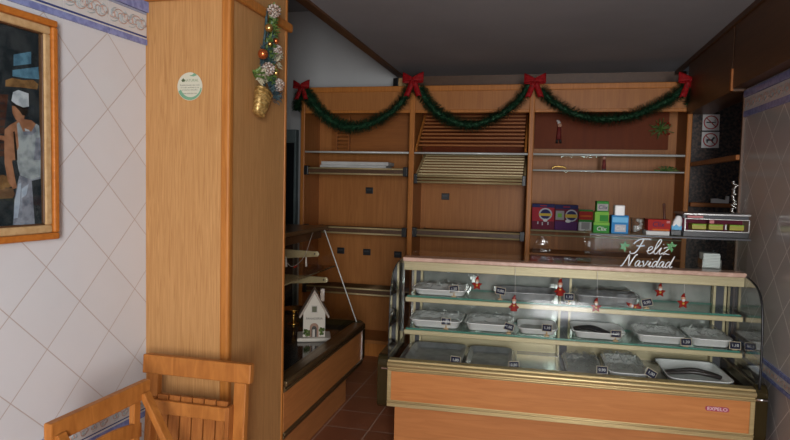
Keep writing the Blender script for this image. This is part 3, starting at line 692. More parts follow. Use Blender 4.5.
# brown pens / sticks behind the red box
qx = lxp(668, 210, .40).x; st = MB(); st.tube([(0, 0, 0), (-.012, .0, .155)], .007, 6); st.ball((-.012, 0, .155), .008, n=8); st = st.build('wooden_stick', mat('dark stick', (.10, .035, .02), .5), loc=cpos(qx, .44, ZG)); tag(st, 'dark wooden stick upright behind the red gum box', 'stick')
# lighter stand
qx = lxp(678, 225, .35).x; pk = empty('sweet_bag', cpos(qx, .36, ZG), CR, 'white and blue sweet bag between red box and metal display', 'bag')
MB().prism([(-.028, 0, .03), (.018, 0, .03), (.024, 0, .075), (.020, 0, .10), (-.002, 0, .105), (-.02, 0, .07)], (0, .03, 0)).build('bag', M['white_pl'], pk, bevel=.008)
MB().prism([(-.028, 0, .028), (.020, 0, .028), (.021, 0, .052), (.008, 0, .046), (-.006, 0, .058), (-.02, 0, .046), (-.028, 0, .054)], (0, -.002, 0)).build('print', C['lblue'], pk)
MB().box(-.033, -.01, 0, .024, .07, .03).build('stand', M['black'], pk, bevel=.003)
# metal display with yellow packs
ax, bx = lxp(683, 230, .33).x, lxp(748, 230, .33).x; wD = bx-ax
md = empty('pack_display', cpos(ax, .31, ZG), CR, 'low metal rimmed display of yellow packs on the glass box', 'display')
MB().box(-.004, 0, 0, wD, .20, .028).build('base', M['black'], md, bevel=.003)
mb = MB(); mb.box(0, -.004, .028, wD, .006, .034); mb.box(0, -.004, .089, wD, .006, .094); mb.box(0, -.004, .034, .006, .006, .094); mb.box(wD-.006, -.004, .034, wD, .006, .094); mb.build('front_frame', M['alu'], md, bevel=.001)
MB().box(-.006, -.008, .110, wD+.002, .20, .120).build('lid', M['alu'], md, bevel=.002)
MB().box(0, .02, .094, wD, .19, .110).build('lid_riser', M['charcoal'], md)
MB().box(0, .10, .028, wD, .11, .094).build('back', C['maroon'], md)
MB().box(.012, -.0045, .0965, .085, .02, .107).build('label_strip', C['pink'], md)
for k, (u0, u1) in enumerate(((.14, .36), (.40, .62), (.72, .94))):
    p = MB().box(u0*wD, .02, .038, u1*wD, .09, .066).build('pack', mat('yellow green pack', (.30, .27, .02), .4), md, bevel=.002)
    MB().box(u0*wD, .018, .060, u1*wD, .0202, .064).build('pack_band', C['lgreen'], p)
MB().box(.40*wD, .012, .07, .47*wD, .015, .087).build('price_card', C['pink'], md); MB().box(.64*wD, .012, .040, .665*wD, .02, .066).build('clip', M['alu'], md)
# napkin holder inside the glass box
ax = (lxp(701, 265, .4).x+lxp(720, 265, .4).x)/2
nh = empty('napkin_holder', cpos(ax, .38, 1.0545), CR, 'clear napkin holder full of white napkins inside the glass box', 'napkin holder')
MB().box(-.045, 0, 0, .045, .08, .004).box(-.045, 0, .004, -.042, .08, .045).box(.042, 0, .004, .045, .08, .045).build('holder', M['chrome'], nh)
mb = MB(); rnd = random.Random(3)
for k in range(9): mb.box(-.040+rnd.uniform(-.001, .001), .003, .005+k*.008, .040+rnd.uniform(-.002, .002), .078+rnd.uniform(-.002, .001), .012+k*.008)
mb.build('napkins', M['white_pl'], nh, bevel=.002)
# plastic bag hanging below the sweet boxes
def P3(px, py, y): return W(px, py, Y=y)
b0 = P3(541, 262, YS+.02); mb = MB(); rows = []
for j in range(10):
    v = j/9; ww = .012+.055*min(1, v*1.6)+.006*math.sin(v*9); rows.append([((i/8-.5)*2*ww+.008*noise.noise(Vector((i, j*.7, 3))), .012*noise.noise(Vector((i*.8, j*.5, 1)))-.012*math.sin(math.pi*i/8), .145*(1-v)) for i in range(9)])
mb.sheet(rows); bag = mb.build('plastic_bag', M['film'], solid=.001, loc=(b0.x, YS+.04, .9405)); tag(bag, 'crumpled clear plastic bag under the red sweet box', 'plastic bag')

# ------------------------------------------------------------------ left display case (front faces the aisle)
LX = -1.19; LY0 = 2.70; LL = 1.33
lc = empty('display_case', (LX, LY0, 0), R(90), 'left display case with slanted glass and bronze rails behind the column', 'display case')
def lpos(lx, ly, z): return Vector((LX-ly, LY0+lx, z))
LDp = .66
MB().box(0, .035, 0, LL-.25, LDp, .20).build('kick_panel', M['laminate_kick'], lc)
MB().box(0, 0, .222, LL-.02, .02, .425).build('front_panel', M['laminate'], lc)
mb = MB(); mb.box(0, -.003, .188, LL, .05, .222); mb.tube([(0, -.004, .212), (LL, -.004, .212)], .007, 6); mb.build('bottom_rail', M['bronze_side'], lc, bevel=.002)
mb = MB(); mb.box(0, -.003, .420, LL, .03, .47); mb.tube([(0, -.006, .432), (LL, -.006, .432)], .007, 8); mb.tube([(0, -.002, .462), (LL, -.002, .462)], .016, 10); mb.box(0, .0, .46, LL, .07, .475); mb.build('front_rail', M['bronze_side'], lc, bevel=.002)
mb = MB(); mb.box(LL-.02, -.006, .222, LL-.004, .02, .425); mb.build('panel_end', M['chrome'], lc)
pr = []
for (cy, cz, a0) in ((.045, .235, 180), (LDp-.05, .235, 270), (LDp-.05, .435, 0), (.045, .435, 90)):
    for k in range(6): a = R(a0+k*18); pr.append((LL, cy+.05*math.cos(a), cz+.05*math.sin(a)))
MB().prism(pr, (.05, 0, 0)).build('end_cap', M['bronze'], lc, bevel=.006)
MB().box(0, .03, .425, LL, LDp-.02, .445).build('deck', mat('dark polished deck', (.10, .10, .10), .1, .6), lc)
gl0, gl1 = (.045, .478), (.295, 1.12)
MB().face([(0, gl0[0], gl0[1]), (LL, gl0[0], gl0[1]), (LL, gl1[0], gl1[1]), (0, gl1[0], gl1[1])]).build('front_glass', M['glass_smoke'], lc)
MB().face([(LL-.004, gl0[0]+.005, gl0[1]), (LL-.004, LDp-.02, gl0[1]), (LL-.004, LDp-.02, gl1[1]), (LL-.004, gl1[0]+.005, gl1[1])]).build('side_glass', M['glass_smoke'], lc)
MB().tube([(LL-.003, gl0[0], gl0[1]), (LL-.003, gl1[0], gl1[1])], .004, 6).build('glass_edge', M['glass_white'], lc)
MB().box(0, gl1[0]-.03, 1.12, LL+.005, LDp, 1.145).build('top_slab', M['bronze_side'], lc, bevel=.004)
MB().box(0, gl1[0]+.015, 1.06, LL-.02, gl1[0]+.03, 1.12).build('top_fascia', M['dark_edge'], lc)
MB().box(0, LDp-.02, .445, LL, LDp, 1.12).build('back_panel', M['shelf_wood'], lc)
for z, y0 in ((.86, .21), ):
    s_ = MB().box(0, y0, z, LL-.02, LDp-.03, z+.008).build('glass_shelf', M['glass_smoke'], lc)
    MB().tube([(0, y0, z+.004), (LL-.02, y0, z+.004)], .005, 6).build('front_edge', M['cream'], s_)
for px, py in ((319, 255), (328, 281)):
    tp_ = W(px, py, Y=3.74); ly = LX-tp_.x; z = tp_.z; ll = 3.74-LY0
    ar = MB(); ar.prism([(ll, LDp-.03, z+.03), (ll, ly+.01, z+.022), (ll, ly, z+.004), (ll, ly+.01, z-.012), (ll, LDp-.03, z-.05)], (.012, 0, 0)); ar.build('bracket_arm', M['cream'], lc, bevel=.002)
    MB().lathe([(.006, 0), (.006, .004)], 10, Matrix.Translation((ll-.002, ly+.03, z+.006)) @ Matrix.Rotation(R(90), 4, 'Y')).build('bolt', M['charcoal'], lc)
# toy house
hc = W(308, 342, Z=.446); ha = R(22)
ho = empty('toy_house', (hc.x-.0, hc.y+.10, .4455), ha, 'white toy house with gabled front standing in the left display case', 'toy house')
MB().box(-.085, -.075, 0, .085, .07, .02).build('base', M['house_white'], ho, bevel=.006)
MB().prism([(-.055, -.045, .02), (.055, -.045, .02), (.055, -.045, .155), (0, -.045, .255), (-.055, -.045, .155)], (0, .09, 0)).build('walls', M['house_white'], ho)
rf = MB(); rf.prism([(-.078, -.055, .125), (-.07, -.055, .118), (0, -.055, .247), (.07, -.055, .118), (.078, -.055, .125), (0, -.055, .268)], (0, .11, 0)); rf.box(.03, -.02, .20, .05, .01, .265); rf.build('roof', mat('house roof', (.50, .44, .40), .6), ho, bevel=.002)
MB().box(-.017, -.048, .145, .017, -.044, .185).build('window_frame', M['sign_white'], ho); MB().box(-.012, -.0495, .15, .012, -.047, .18).build('pane', mat('toy window', (.10, .12, .07), .4), ho)
pts = [(-.022, -.046, .02), (.022, -.046, .02)]+[(.022*math.cos(R(18*k)), -.046, .07+.022*math.sin(R(18*k))) for k in range(11)]
MB().prism(pts, (0, -.004, 0)).build('door_arch', mat('arch pink', (.42, .26, .2), .6), ho)
MB().prism([(x*.6, -.047, .02+(z-.02)*.8) for x, _, z in pts], (0, -.005, 0)).build('doorway', M['charcoal'], ho)
MB().box(-.008, -.0535, .021, .004, -.0515, .06).build('door', M['sign_white'], ho)
mb = MB(); rnd = random.Random(2)
for s in (-1, 1):
    for k in range(12): mb.ball((s*.037+rnd.uniform(-.012, .012), -.055+rnd.uniform(-.004, .004), .03+rnd.uniform(0, .035)), .007, n=6)
mb.build('shrubs', M['leaf'], ho)
text('lettering', 'PANADERIA', .0155, frame((0, -.0462, .115), (1, 0, 0), (0, 0, 1)), M['charcoal'], ho, ext=.0004)
ho.scale = (1.25, 1.25, 1.22)
# brass scale
sc_ = W(285, 330, Z=.446); bs = empty('brass_scale', (sc_.x-.01, sc_.y+.17, .4455), 0, 'brass weighing scale pan beside the toy house', 'scale')
MB().lathe([(.04, 0), (.045, .01), (.012, .018), (.009, .06), (.012, .085)], 18).build('stand', M['brass'], bs)
MB().lathe([(.01, .085), (.05, .09), (.085, .112), (.09, .118), (.082, .116), (.045, .098), (.002, .094)], 24).build('pan', M['brass'], bs)
# string of beads and tags inside the slanted glass
def LW_(px, py, off=.02):
    n_ = Vector((gl1[1]-gl0[1], 0, 0)); # plane of the slanted glass, inset
    a = Vector((LX-gl0[0]-off, 0, gl0[1])); nn = Vector((gl1[1]-gl0[1], 0, gl1[0]-gl0[0])).normalized()
    return on_plane(px, py, a, nn)
s0, s1, s2, s3 = LW_(284, 258), LW_(292, 266.5), LW_(304, 257), LW_(312, 235)
bd = empty('bead_string', s0, 0, 'thin white string with red bead and tags behind the slanted glass', 'decoration')
def brel(p): return Vector(p)-s0
MB().tube([brel(p) for p in spline([s0, s1, s2, s3, LW_(314, 231)], 5)], .0016, 5).build('string', M['white_felt'], bd)
MB().ball(brel(LW_(294.5, 267)), .008, n=8).ball(brel(LW_(296.5, 266)), .006, n=8).build('bead', M['red'], bd)
for (a, b) in ((306, 262), (286, 262)):
    p = brel(LW_(a, b)); MB().tube([p+Vector((0, 0, .03)), p+Vector((.002, 0, -.028))], .007, 6, rfun=lambda u: .6+.4*u).build('icicle', M['white_pl'], bd)

# ------------------------------------------------------------------ small things on the shelving
c0 = W(321, 175, Y=YS+.06); 
for k, (pl, pr_, z, lb) in enumerate(((320, 386, 1.5655, 'lower long white carton on the gold tube shelf'), (321, 388, 1.596, 'upper long white carton on the gold tube shelf'))):
    a, b = W(pl, 170, Y=YS+.05).x, W(pr_, 170, Y=YS+.05).x
    t = MB().box(0, 0, 0, b-a, .20, .029).build('long_carton', M['white_card'], loc=(a, YS+.045+k*.01, z), bevel=.002); tag(t, lb, 'carton', 'long white cartons')
SOC = [(369.5, 190.5, 'black label holder on the back of the left bay below the white cartons'), (445.5, 196.5, 'black label holder on the back of the middle bay'), (341, 250.5, 'black label holder left of two low in the left bay'), (367, 252, 'black label holder in the middle of three low in the left bay'), (398, 254.5, 'black label holder low beside the middle upright with a peg')]
for px, py, lb in SOC:
    p = W(px, py, Y=YB-.021)
    t = MB().box(-.034, -.012, -.028, .034, 0, .028).build('label_holder', M['black'], loc=(p.x, YB-.0205, p.z), bevel=.003); tag(t, lb, 'label holder', 'black label holders')
    MB().box(-.025, -.0135, .0, .02, -.012, .012).build('label_slip', M['charcoal'], t)
# star and Santa on the red panel, small figures on the thin shelf
p = W(661, 129, Y=YB-.061); st = empty('star_ornament', (p.x, YB-.062, p.z), 0, 'dark green tinsel star on the red panel of the right bay', 'ornament')
mb = MB(); rnd = random.Random(9)
for k in range(60):
    a = rnd.uniform(0, 6.28); r = rnd.uniform(.05, .10)*(1 if rnd.random() < .5 else .7); mb.tube([(0, -.008, 0), (math.cos(a)*r, -.012-.02*rnd.random(), math.sin(a)*r*.85)], .0028, 4)
mb.build('tinsel', M['leaf'], st)
mb = MB()
for k in range(9): mb.ball((rnd.uniform(-.06, .06), -.025, rnd.uniform(-.05, .05)), .008, n=6)
mb.build('berries', M['red'], st)
p = W(559, 131, Y=YB-.061); sn = empty('santa_ornament', (p.x, YB-.061, p.z), 0, 'small dark Santa figure hanging on the red panel of the right bay', 'ornament')
MB().tube([(0, -.012, -.07), (0, -.012, -.02), (0, -.012, .03)], .022, 8, rfun=lambda u: 1-.35*u).build('coat', mat('dark red felt', (.16, .015, .012), .7), sn)
MB().ball((.004, -.016, .045), .018, n=10).build('head', M['skin'], sn); MB().tube([(0, -.012, .058), (-.008, -.012, .078), (-.022, -.012, .084)], .014, 8, rfun=lambda u: 1-.6*u).build('hat', M['white_felt'], sn)
for s in (-1, 1): MB().tube([(s*.01, -.012, -.06), (s*.016, -.012, -.10)], .009, 6).build('leg', M['black'], sn)
p = W(604, 171, Y=YS+.06); sn = empty('elf_ornament', (p.x, YS+.08, 1.5855), 0, 'little dark red figure standing on the thin shelf of the right bay', 'ornament')
MB().tube([(0, 0, .015), (0, 0, .06), (0, 0, .085)], .017, 8, rfun=lambda u: 1-.4*u).build('coat', mat('dull red felt', (.2, .03, .025), .7), sn); MB().ball((0, -.003, .097), .013, n=8).build('head', M['skin'], sn)
MB().tube([(0, 0, .105), (.006, 0, .13)], .011, 6, rfun=lambda u: 1-.7*u).build('hat', M['red'], sn)
MB().tube([(-.008, 0, 0), (-.008, 0, .03)], .006, 6).tube([(.01, 0, 0), (.008, 0, .03)], .006, 6).build('legs', M['charcoal'], sn)
p = W(667, 171, Y=YS+.06); t = MB(); rnd = random.Random(5)
for k in range(26): a = rnd.uniform(0, 3.14); t.tube([(0, 0, .005), (math.cos(a)*.09*rnd.uniform(.4, 1), rnd.uniform(-.02, .02), .004+math.sin(a)*.04)], .0032, 4)
t = t.build('pine_sprig', M['leaf'], loc=(p.x, YS+.09, 1.586)); tag(t, 'small pine sprig lying on the thin shelf at the right end', 'sprig')
p = W(559, 168, Y=YS+.06); t = MB(); t.tube(spline([(-.05, 0, .006), (-.04, 0, .022), (0, 0, .026), (.045, 0, .02), (.05, 0, .006)], 4), .006, 6); t = t.build('gold_ribbon', M['brass'], loc=(p.x, YS+.09, 1.586)); tag(t, 'short curled gold ribbon on the thin shelf at the left end', 'ribbon')
# little speaker beside the bow
p = W(400, 78, Y=YS+.05); sk = empty('loudspeaker', (p.x, YS+.1, ST+.0005), R(-20), 'small black and tan loudspeaker on top of the shelving', 'loudspeaker')
MB().box(-.05, -.05, 0, .0, .05, .075).build('speaker_front', M['black'], sk, bevel=.006); MB().box(0, -.045, .006, .075, .05, .072).build('housing', M['liner'], sk, bevel=.004)
MB().tube(spline([(-.05, .03, .06), (-.085, .02, .03), (-.075, 0, .004), (-.03, -.045, .004)], 5), .004, 6).build('cable', M['black'], sk)

# ------------------------------------------------------------------ garlands and bows
def garland(pts, label, seed, rad=.04):
    pts = spline(pts, 14); rnd = random.Random(seed); mb = MB()
    mb.tube(pts, rad*.3, 7)
    for i in range(len(pts)-1):
        t = (pts[i+1]-pts[i]).normalized(); a = t.orthogonal().normalized(); b = t.cross(a)
        for k in range(46):
            an = rnd.uniform(0, 6.283); d = a*math.cos(an)+b*math.sin(an); L_ = rad*rnd.uniform(.75, 1.15)
            p = pts[i].lerp(pts[i+1], rnd.random()); tip = p+d*L_+t*rnd.uniform(-.6, .9)*rad*.6; s = d.cross(t).normalized()*.0032
            mb.face([p-s, p+s, tip+s*.5, tip-s*.5])
    return tag(mb.build('garland', M['pine']), label, 'garland', 'green tinsel garlands on the shelving')
def gp(*pp, y=YS-.05): return [W(a, b, Y=y) for a, b in pp]
garland(gp((304, 91), (312, 101), (324, 115), (340, 125), (356, 127), (374, 122), (390, 113), (403, 100), (410, 87)), 'green tinsel garland swag across the left bay', 1, .062)
garland(gp((419, 88), (428, 102), (440, 114), (455, 122), (473, 125), (490, 120), (505, 112), (518, 101), (529, 85)), 'green tinsel garland swag across the middle bay', 2, .062)
garland(gp((541, 90), (552, 101), (570, 112), (590, 118), (608, 119), (632, 116), (652, 108), (670, 99), (686, 88)), 'green tinsel garland swag across the right bay', 3, .062)
garland(gp((301, 92), (298, 100), (297, 109)), 'short green garland end hanging from the left bow', 4, .052)
garland(gp((694, 90), (696, 98), (691, 104)), 'short green garland end hanging from the right bow', 5, .06)
def bow(px, py, label, s=1.0, tilt=0):
    p = W(px, py, Y=YS-.09); t = empty('ribbon_bow', p, 0, label, 'bow', 'red ribbon bows on the shelving')
    Mt = Matrix.Rotation(tilt, 4, 'Y') @ Matrix.Scale(s, 4)
    for sg in (-1, 1):
        rows = []
        for j in range(5):
            w_ = (j/4-.5); rows.append([Mt @ Vector((sg*(.005+.078*math.sin(math.pi*u/2)**1*(1 if u <= 1 else 1)) if u <= 1 else sg*(.083*math.sin(math.pi*(2-u)/2)), -.02+.03*(u-1)+.01*w_, .012+.016*math.sin(u*2)+w_*(.028+.05*math.sin(math.pi*u/2)))) for u in [k/8 for k in range(17)]])
        MB().sheet(rows).build('loop', M['red_bow'], t, solid=.002)
        rows = [[Mt @ Vector((sg*(.006+.045*v)+w_*.045, -.016+.006*math.sin(v*5), -.115*v-.02*abs(w_)*v)) for w_ in (-.5, 0, .5)] for v in [k/6 for k in range(7)]]
        MB().sheet(rows).build('tail', M['red_bow'], t, solid=.002)
    MB().ball((0, -.018*s, .008*s), .02*s, (1, .7, 1.1), 10).build('knot', M['red_bow'], t)
bow(302, 87, 'red ribbon bow at the left end of the shelving', .85); bow(413.5, 81, 'red ribbon bow beside the little loudspeaker', 1.0); bow(535, 82, 'red ribbon bow between the middle and right bays', .95); bow(690, 81, 'red ribbon bow at the right end by the panelling', .95)

# ------------------------------------------------------------------ signs on the granite
def pictogram(px0, py0, px1, py1, label, dog):
    YG = 4.8395; a = W(px0, py0, Y=YG); b = W(px1, py1, Y=YG); h = abs(a.z-b.z); w_ = abs(b.x-a.x)
    t = empty('pictogram_sign', ((a.x+b.x)/2, YG, (a.z+b.z)/2), 0, label, 'sign', 'prohibition signs')
    f_ = lambda u, v, d: Vector((u, -d, v))
    MB().prism([f_(-w_/2, -h/2, 0), f_(w_/2, -h/2, 0), f_(w_/2, h/2, 0), f_(-w_/2, h/2, 0)], (0, -.003, 0)).build('plate', M['sign_white'], t)
    r = h*.40; mb = MB(); mb.tube([f_(r*math.cos(R(15*k)), r*math.sin(R(15*k)), .004) for k in range(24)], h*.035, 6, closed=True); mb.tube([f_(-r*.7, r*.7, .0045), f_(r*.7, -r*.7, .0045)], h*.03, 6); mb.build('red_ring', M['sign_red'], t)
    s = MB(); k = h
    if dog:
        s.prism([f_(x*k, y*k, .003) for x, y in ((-.24, -.02), (-.22, .06), (.08, .05), (.14, .16), (.2, .2), (.28, .12), (.22, .08), (.16, .02), (.16, -.2), (.11, -.2), (.10, -.06), (-.12, -.06), (-.16, -.2), (-.21, -.2))], (0, -.0012, 0))
    else:
        s.prism([f_(x*k, y*k, .003) for x, y in ((-.27, -.035), (.17, -.035), (.17, .035), (-.27, .035))], (0, -.0012, 0)); s.prism([f_(x*k, y*k, .003) for x, y in ((.19, -.035), (.26, -.035), (.26, .035), (.19, .035))], (0, -.0012, 0))
        s.tube([f_(.24*k, .06*k, .0035), f_(.2*k, .12*k, .0035), f_(.25*k, .18*k, .0035)], .012*k, 4)
    s.build('symbol', M['black'], t)
pictogram(703, 114.5, 719, 130.5, 'white no smoking sign on the dark granite wall', False)
pictogram(702, 132, 718.5, 148, 'white no dogs sign below the no smoking sign', True)
p = W(710.5, 206, Y=4.81); t = MB(); t.prism([(0, 0, 0), (.115, 0, 0), (.115, 0, .05), (.10, 0, .052), (.095, 0, .022), (.04, 0, .032), (0, 0, .03)], (0, .03, 0)); t = t.build('white_bracket', M['white_pl'], loc=(p.x, 4.795, 1.3655)); tag(t, 'small white plastic piece lying on the wooden ledge below granite', 'plastic piece')
q0, q1 = W(739, 182, X=XR-.01), W(737, 209, X=XR-.01)
t = MB(); rnd = random.Random(8)
for k in range(26): t.ball((rnd.uniform(-.016, 0), rnd.uniform(-.02, .02), -k*.0068), .011, (1, 1, .6), 6)
t = t.build('bead_tassel', M['chrome'], loc=(XR-.02, YT+.01, q0.z)); tag(t, 'silver bead tassel hanging at the tile edge above the metal display', 'tassel')

# ------------------------------------------------------------------ picture of a baker on the tiled wall
def LP(px, py, off=.0): return on_plane(px, py, OL+nL*off, nL)
fTR, fBR = LP(60, 21.8, .034), LP(58.5, 239, .034)
pw = .82; zt = fTR.z; ph = zt-fBR.z; sR = (fTR-OL).dot(dL)-.006
pic = empty('framed_picture', OL+dL*(sR-pw/2)+Vector((0, 0, zt-ph)), 0, 'framed painting of a baker in white cap and apron on tiled wall', 'picture')
PM = frame((0, 0, 0), dL, -nL)          # local x along wall, y into wall
pic.rotation_euler = PM.to_euler()
def fr(mb_pts, name, m, y0, y1, a, b):
    mb = MB()
    for (x0, z0, x1, z1) in ((-pw/2+a, a, pw/2-a, b), (-pw/2+a, ph-b, pw/2-a, ph-a), (-pw/2+a, b, -pw/2+b, ph-b), (pw/2-b, b, pw/2-a, ph-b)): mb.box(x0, y0, z0, x1, y1, z1)
    return mb.build(name, m, pic, bevel=.006, seg=3)
fr(None, 'frame', M['frame_wood'], -.034, 0, 0, .022); fr(None, 'liner', M['liner'], -.026, 0, .022, .048)
fr(None, 'inner_edge', M['dark_edge'], -.022, 0, .048, .053)
PI = pic.matrix_world.inverted() if False else (Matrix.Translation(pic.location) @ PM).inverted()
def cp(px, py, off): v = PI @ on_plane(px, py, OL+nL*.008, nL); return Vector((v.x, -off, v.z))
PC = {k: speck('paint '+k, tuple(1.25*v for v in a), tuple(1.25*v for v in b), 30, .6, spec=.1) for k, (a, b) in dict(dark=((.012, .016, .020), (.030, .034, .038)), brick=((.035, .014, .010), (.07, .03, .02)), blue=((.05, .11, .17), (.09, .19, .27)), bread=((.12, .06, .025), (.22, .12, .05)), skin=((.20, .085, .045), (.30, .14, .08)), hair=((.01, .007, .006), (.02, .013, .01)), vest=((.16, .18, .20), (.30, .32, .34)), apron=((.11, .115, .15), (.22, .225, .27)), apronl=((.24, .28, .36), (.33, .37, .45)), cap=((.28, .30, .34), (.42, .44, .48)), basket=((.10, .055, .03), (.16, .09, .05))).items()}
keys = list(PC); cv = MB(); li = [0]
cv.mi = keys.index('dark'); cv.box(-pw/2+.045, -.008, .045, pw/2-.045, -.001, ph-.045)
def paint(key, pts):
    li[0] += 1; cv.mi = keys.index(key); cv.prism([cp(x, y, .0085+li[0]*.00012) for x, y in pts], (0, .0008, 0))
def z1(*p): return [(x/4.88, 70+y/4.88) for x, y in p]
def z2(*p): return [(x/4.88, 150+y/4.88) for x, y in p]
paint('brick', z1((-160, 110), (40, 120), (20, 290), (20, 420), (-160, 440)))
for k in range(7): paint('dark', z1((-160, 150+k*40), (22, 160+k*38), (22, 166+k*38), (-160, 157+k*40)))
paint('blue', z1((60, 0), (185, -15), (190, 45), (120, 40), (60, 30))); paint('blue', z1((65, -75), (150, -90), (150, -30), (65, -20)))
paint('bread', z1((25, 50), (60, 38), (110, 50), (160, 48), (185, 70), (180, 95), (100, 85), (25, 80)))
paint('basket', z2((-120, 195), (60, 185), (70, 215), (60, 235), (-120, 245)))
for cx, cy in ((10, 140), (35, 165), (5, 175), (45, 135), (-25, 160), (-60, 150), (-50, 185), (-95, 165)): paint('bread', z2(*[(cx+22*math.cos(R(40*k)), cy+20*math.sin(R(40*k))) for k in range(9)]))
paint('skin', z1((20, 290), (45, 268), (100, 238), (150, 245), (185, 275), (192, 330), (192, 440), (80, 440), (45, 440), (20, 430), (18, 340)))
paint('skin', z2((18, 0), (65, 0), (55, 60), (70, 140), (80, 185), (60, 190), (35, 150), (20, 70)))
paint('skin', z1((-5, 318), (20, 322), (22, 345), (-5, 340)))
paint('skin', z1((55, 175), (110, 180), (118, 215), (112, 245), (85, 252), (72, 240), (58, 210)))
paint('hair', z1((48, 160), (100, 178), (135, 182), (132, 205), (110, 212), (92, 200), (70, 178)))
paint('hair', z1((92, 200), (100, 190), (132, 200), (126, 222), (106, 222)))
paint('cap', z1((52, 150), (60, 108), (85, 98), (135, 115), (137, 178), (110, 183), (75, 168)))
paint('vest', z1((78, 262), (88, 255), (108, 300), (150, 300), (172, 262), (186, 272), (192, 330), (194, 440), (70, 440), (88, 370)))
paint('vest', z2((70, 0), (194, 0), (194, 130), (150, 145), (95, 125), (85, 90)))
paint('apron', z2((90, 125), (150, 145), (194, 130), (200, 365), (60, 365), (65, 250), (80, 170)))
paint('apronl', z2((85, 165), (98, 160), (92, 260), (82, 330), (62, 335), (68, 245)))
paint('apronl', z2((100, 190), (135, 165), (120, 230), (98, 290)))
paint('hair', z1((60, 300), (66, 300), (78, 400), (80, 440), (70, 440)))
paint('apron', z1((108, 300), (150, 300), (165, 275), (172, 300), (150, 318), (112, 318)))
paint('apron', z1((170, 330), (192, 330), (194, 440), (160, 440)))
paint('cap', z1((115, 285), (135, 292), (140, 300), (118, 298)))
paint('dark', z2((150, 150), (194, 140), (198, 362), (165, 362)))
paint('apron', z2((100, 235), (150, 200), (150, 330), (95, 360)))
cv.build('canvas', [PC[k] for k in keys], pic)
gl = MB(); gl.box(-pw/2+.05, -.0165, .05, pw/2-.05, -.0145, ph-.05); gl.build('glazing', M['glass'], pic)

# round sticker on the column
p = W(190, 86.5, Y=CY0); rs = W(202.5, 86.5, Y=CY0).x-p.x
sk = empty('round_sticker', (p.x, CY0-.0005, p.z), 0, 'round white and green printed sticker on the wooden column', 'sticker')
def disc(r, y, t=.001): return MB().prism([(r*math.cos(R(10*k)), y, r*math.sin(R(10*k))) for k in range(36)], (0, -t, 0))
disc(rs, 0).build('disc', mat('sticker paper', (.56, .54, .42), .5), sk)
gm = mat('sticker green', (.16, .33, .20), .5)
MB().prism([(rs*.97*math.cos(R(a)), -.0012, rs*.97*math.sin(R(a))) for a in range(200, 351, 10)]+[(rs*.82*math.cos(R(a))+.004, -.0012, rs*.84*math.sin(R(a))+.004) for a in range(350, 199, -10)], (0, -.0004, 0)).build('green_edge', gm, sk)
MB().prism([(x*rs, -.0012, z*rs) for x, z in ((-.05, .76), (.2, .82), (.35, .95), (.5, .86), (.55, .78), (.3, .7))], (0, -.0004, 0)).build('green_leaf', gm, sk)
MB().prism([(x*rs, -.0012, z*rs) for x, z in ((-.68, .45), (-.6, .5), (-.52, .62), (-.46, .5), (-.36, .46), (-.42, .34), (-.6, .33))], (0, -.0004, 0)).build('emblem', mat('sticker dark green', (.06, .09, .03), .5), sk)
ink = mat('sticker ink', (.20, .20, .16), .6)
text('heading', 'NATURAL', rs*.26, frame((rs*.12, -.0013, rs*.42), (1, 0, 0), (0, 0, 1)), mat('sticker green ink', (.20, .27, .15), .6), sk, ext=.0002)
for k, (s_, sz) in enumerate((('Establecimiento que cuida', .15), ('el medio ambiente y usa', .15), ('productos naturales', .15), ('www.naturales.com', .15))):
    text('printed_line', s_, rs*sz, frame((0, -.0013, rs*(.10-.17*k-(.08 if k == 3 else 0))), (1, 0, 0), (0, 0, 1)), ink, sk, ext=.0002)

# ------------------------------------------------------------------ wall basket ornament on the column's side
oy = 2.45; ob = empty('wall_basket', (CX1+.0035, oy, 1.725), 0, 'gold wall basket of pine, baubles and cones on the column side', 'decoration')
def OP(px, py, off=.04): v = on_plane(px, py, Vector((CX1+off, 0, 0)), Vector((1, 0, 0))); return v-Vector(ob.location)
b = MB(); p0, p1 = OP(258.5, 115, .035), OP(264, 91, .04)
ax_ = (p1-p0); zdir = ax_.normalized(); xd = Vector((0, 1, 0)); xd = (xd-zdir*xd.dot(zdir)).normalized(); yd = zdir.cross(xd)
BMx = Matrix(((xd.x, yd.x, zdir.x, p0.x), (xd.y, yd.y, zdir.y, p0.y), (xd.z, yd.z, zdir.z, p0.z), (0, 0, 0, 1))); hb = ax_.length
b.lathe([(.024, 0), (.027, .004), (.034, hb*.5), (.042, hb), (.038, hb), (.03, hb*.5), (.001, .01)], 18, BMx @ Matrix.Diagonal((1.25, .75, 1, 1))); bk = b.build('basket', M['wicker'], ob)
rib = MB()
for k in range(7):
    z = hb*(k+.5)/7; r = .027+.015*z/hb
    rib.tube([BMx @ Vector((r*1.27*math.cos(R(20*j)), r*.77*math.sin(R(20*j)), z)) for j in range(18)], .003, 5, closed=True)
rib.build('weave', M['wicker'], bk)
spine = [OP(269, 92), OP(268, 78), OP(266, 62), OP(268, 45), OP(270, 28), OP(271, 10)]
rnd = random.Random(11)
def foliage(m, pts, n, L_, w_, name, spread):
    mb = MB()
    for k in range(n):
        c = pts[rnd.randrange(len(pts))]+Vector((rnd.uniform(-.2, .3)*spread, rnd.uniform(-1, 1)*spread, rnd.uniform(-1, 1)*spread)); d = Vector((rnd.uniform(0, .8), rnd.uniform(-1, 1), rnd.uniform(-.5, 1))).normalized(); s = d.orthogonal().normalized()*w_
        tip = c+d*L_*rnd.uniform(.6, 1.2)
        if tip.x < .002: tip.x = .004
        if c.x < .002: c.x = .004
        mid = c.lerp(tip, .5)+Vector((.004, 0, 0)); mb.face([c, mid+s, tip, mid-s])
    return mb.build(name, m, ob)
sp_ = spline(spine, 8)
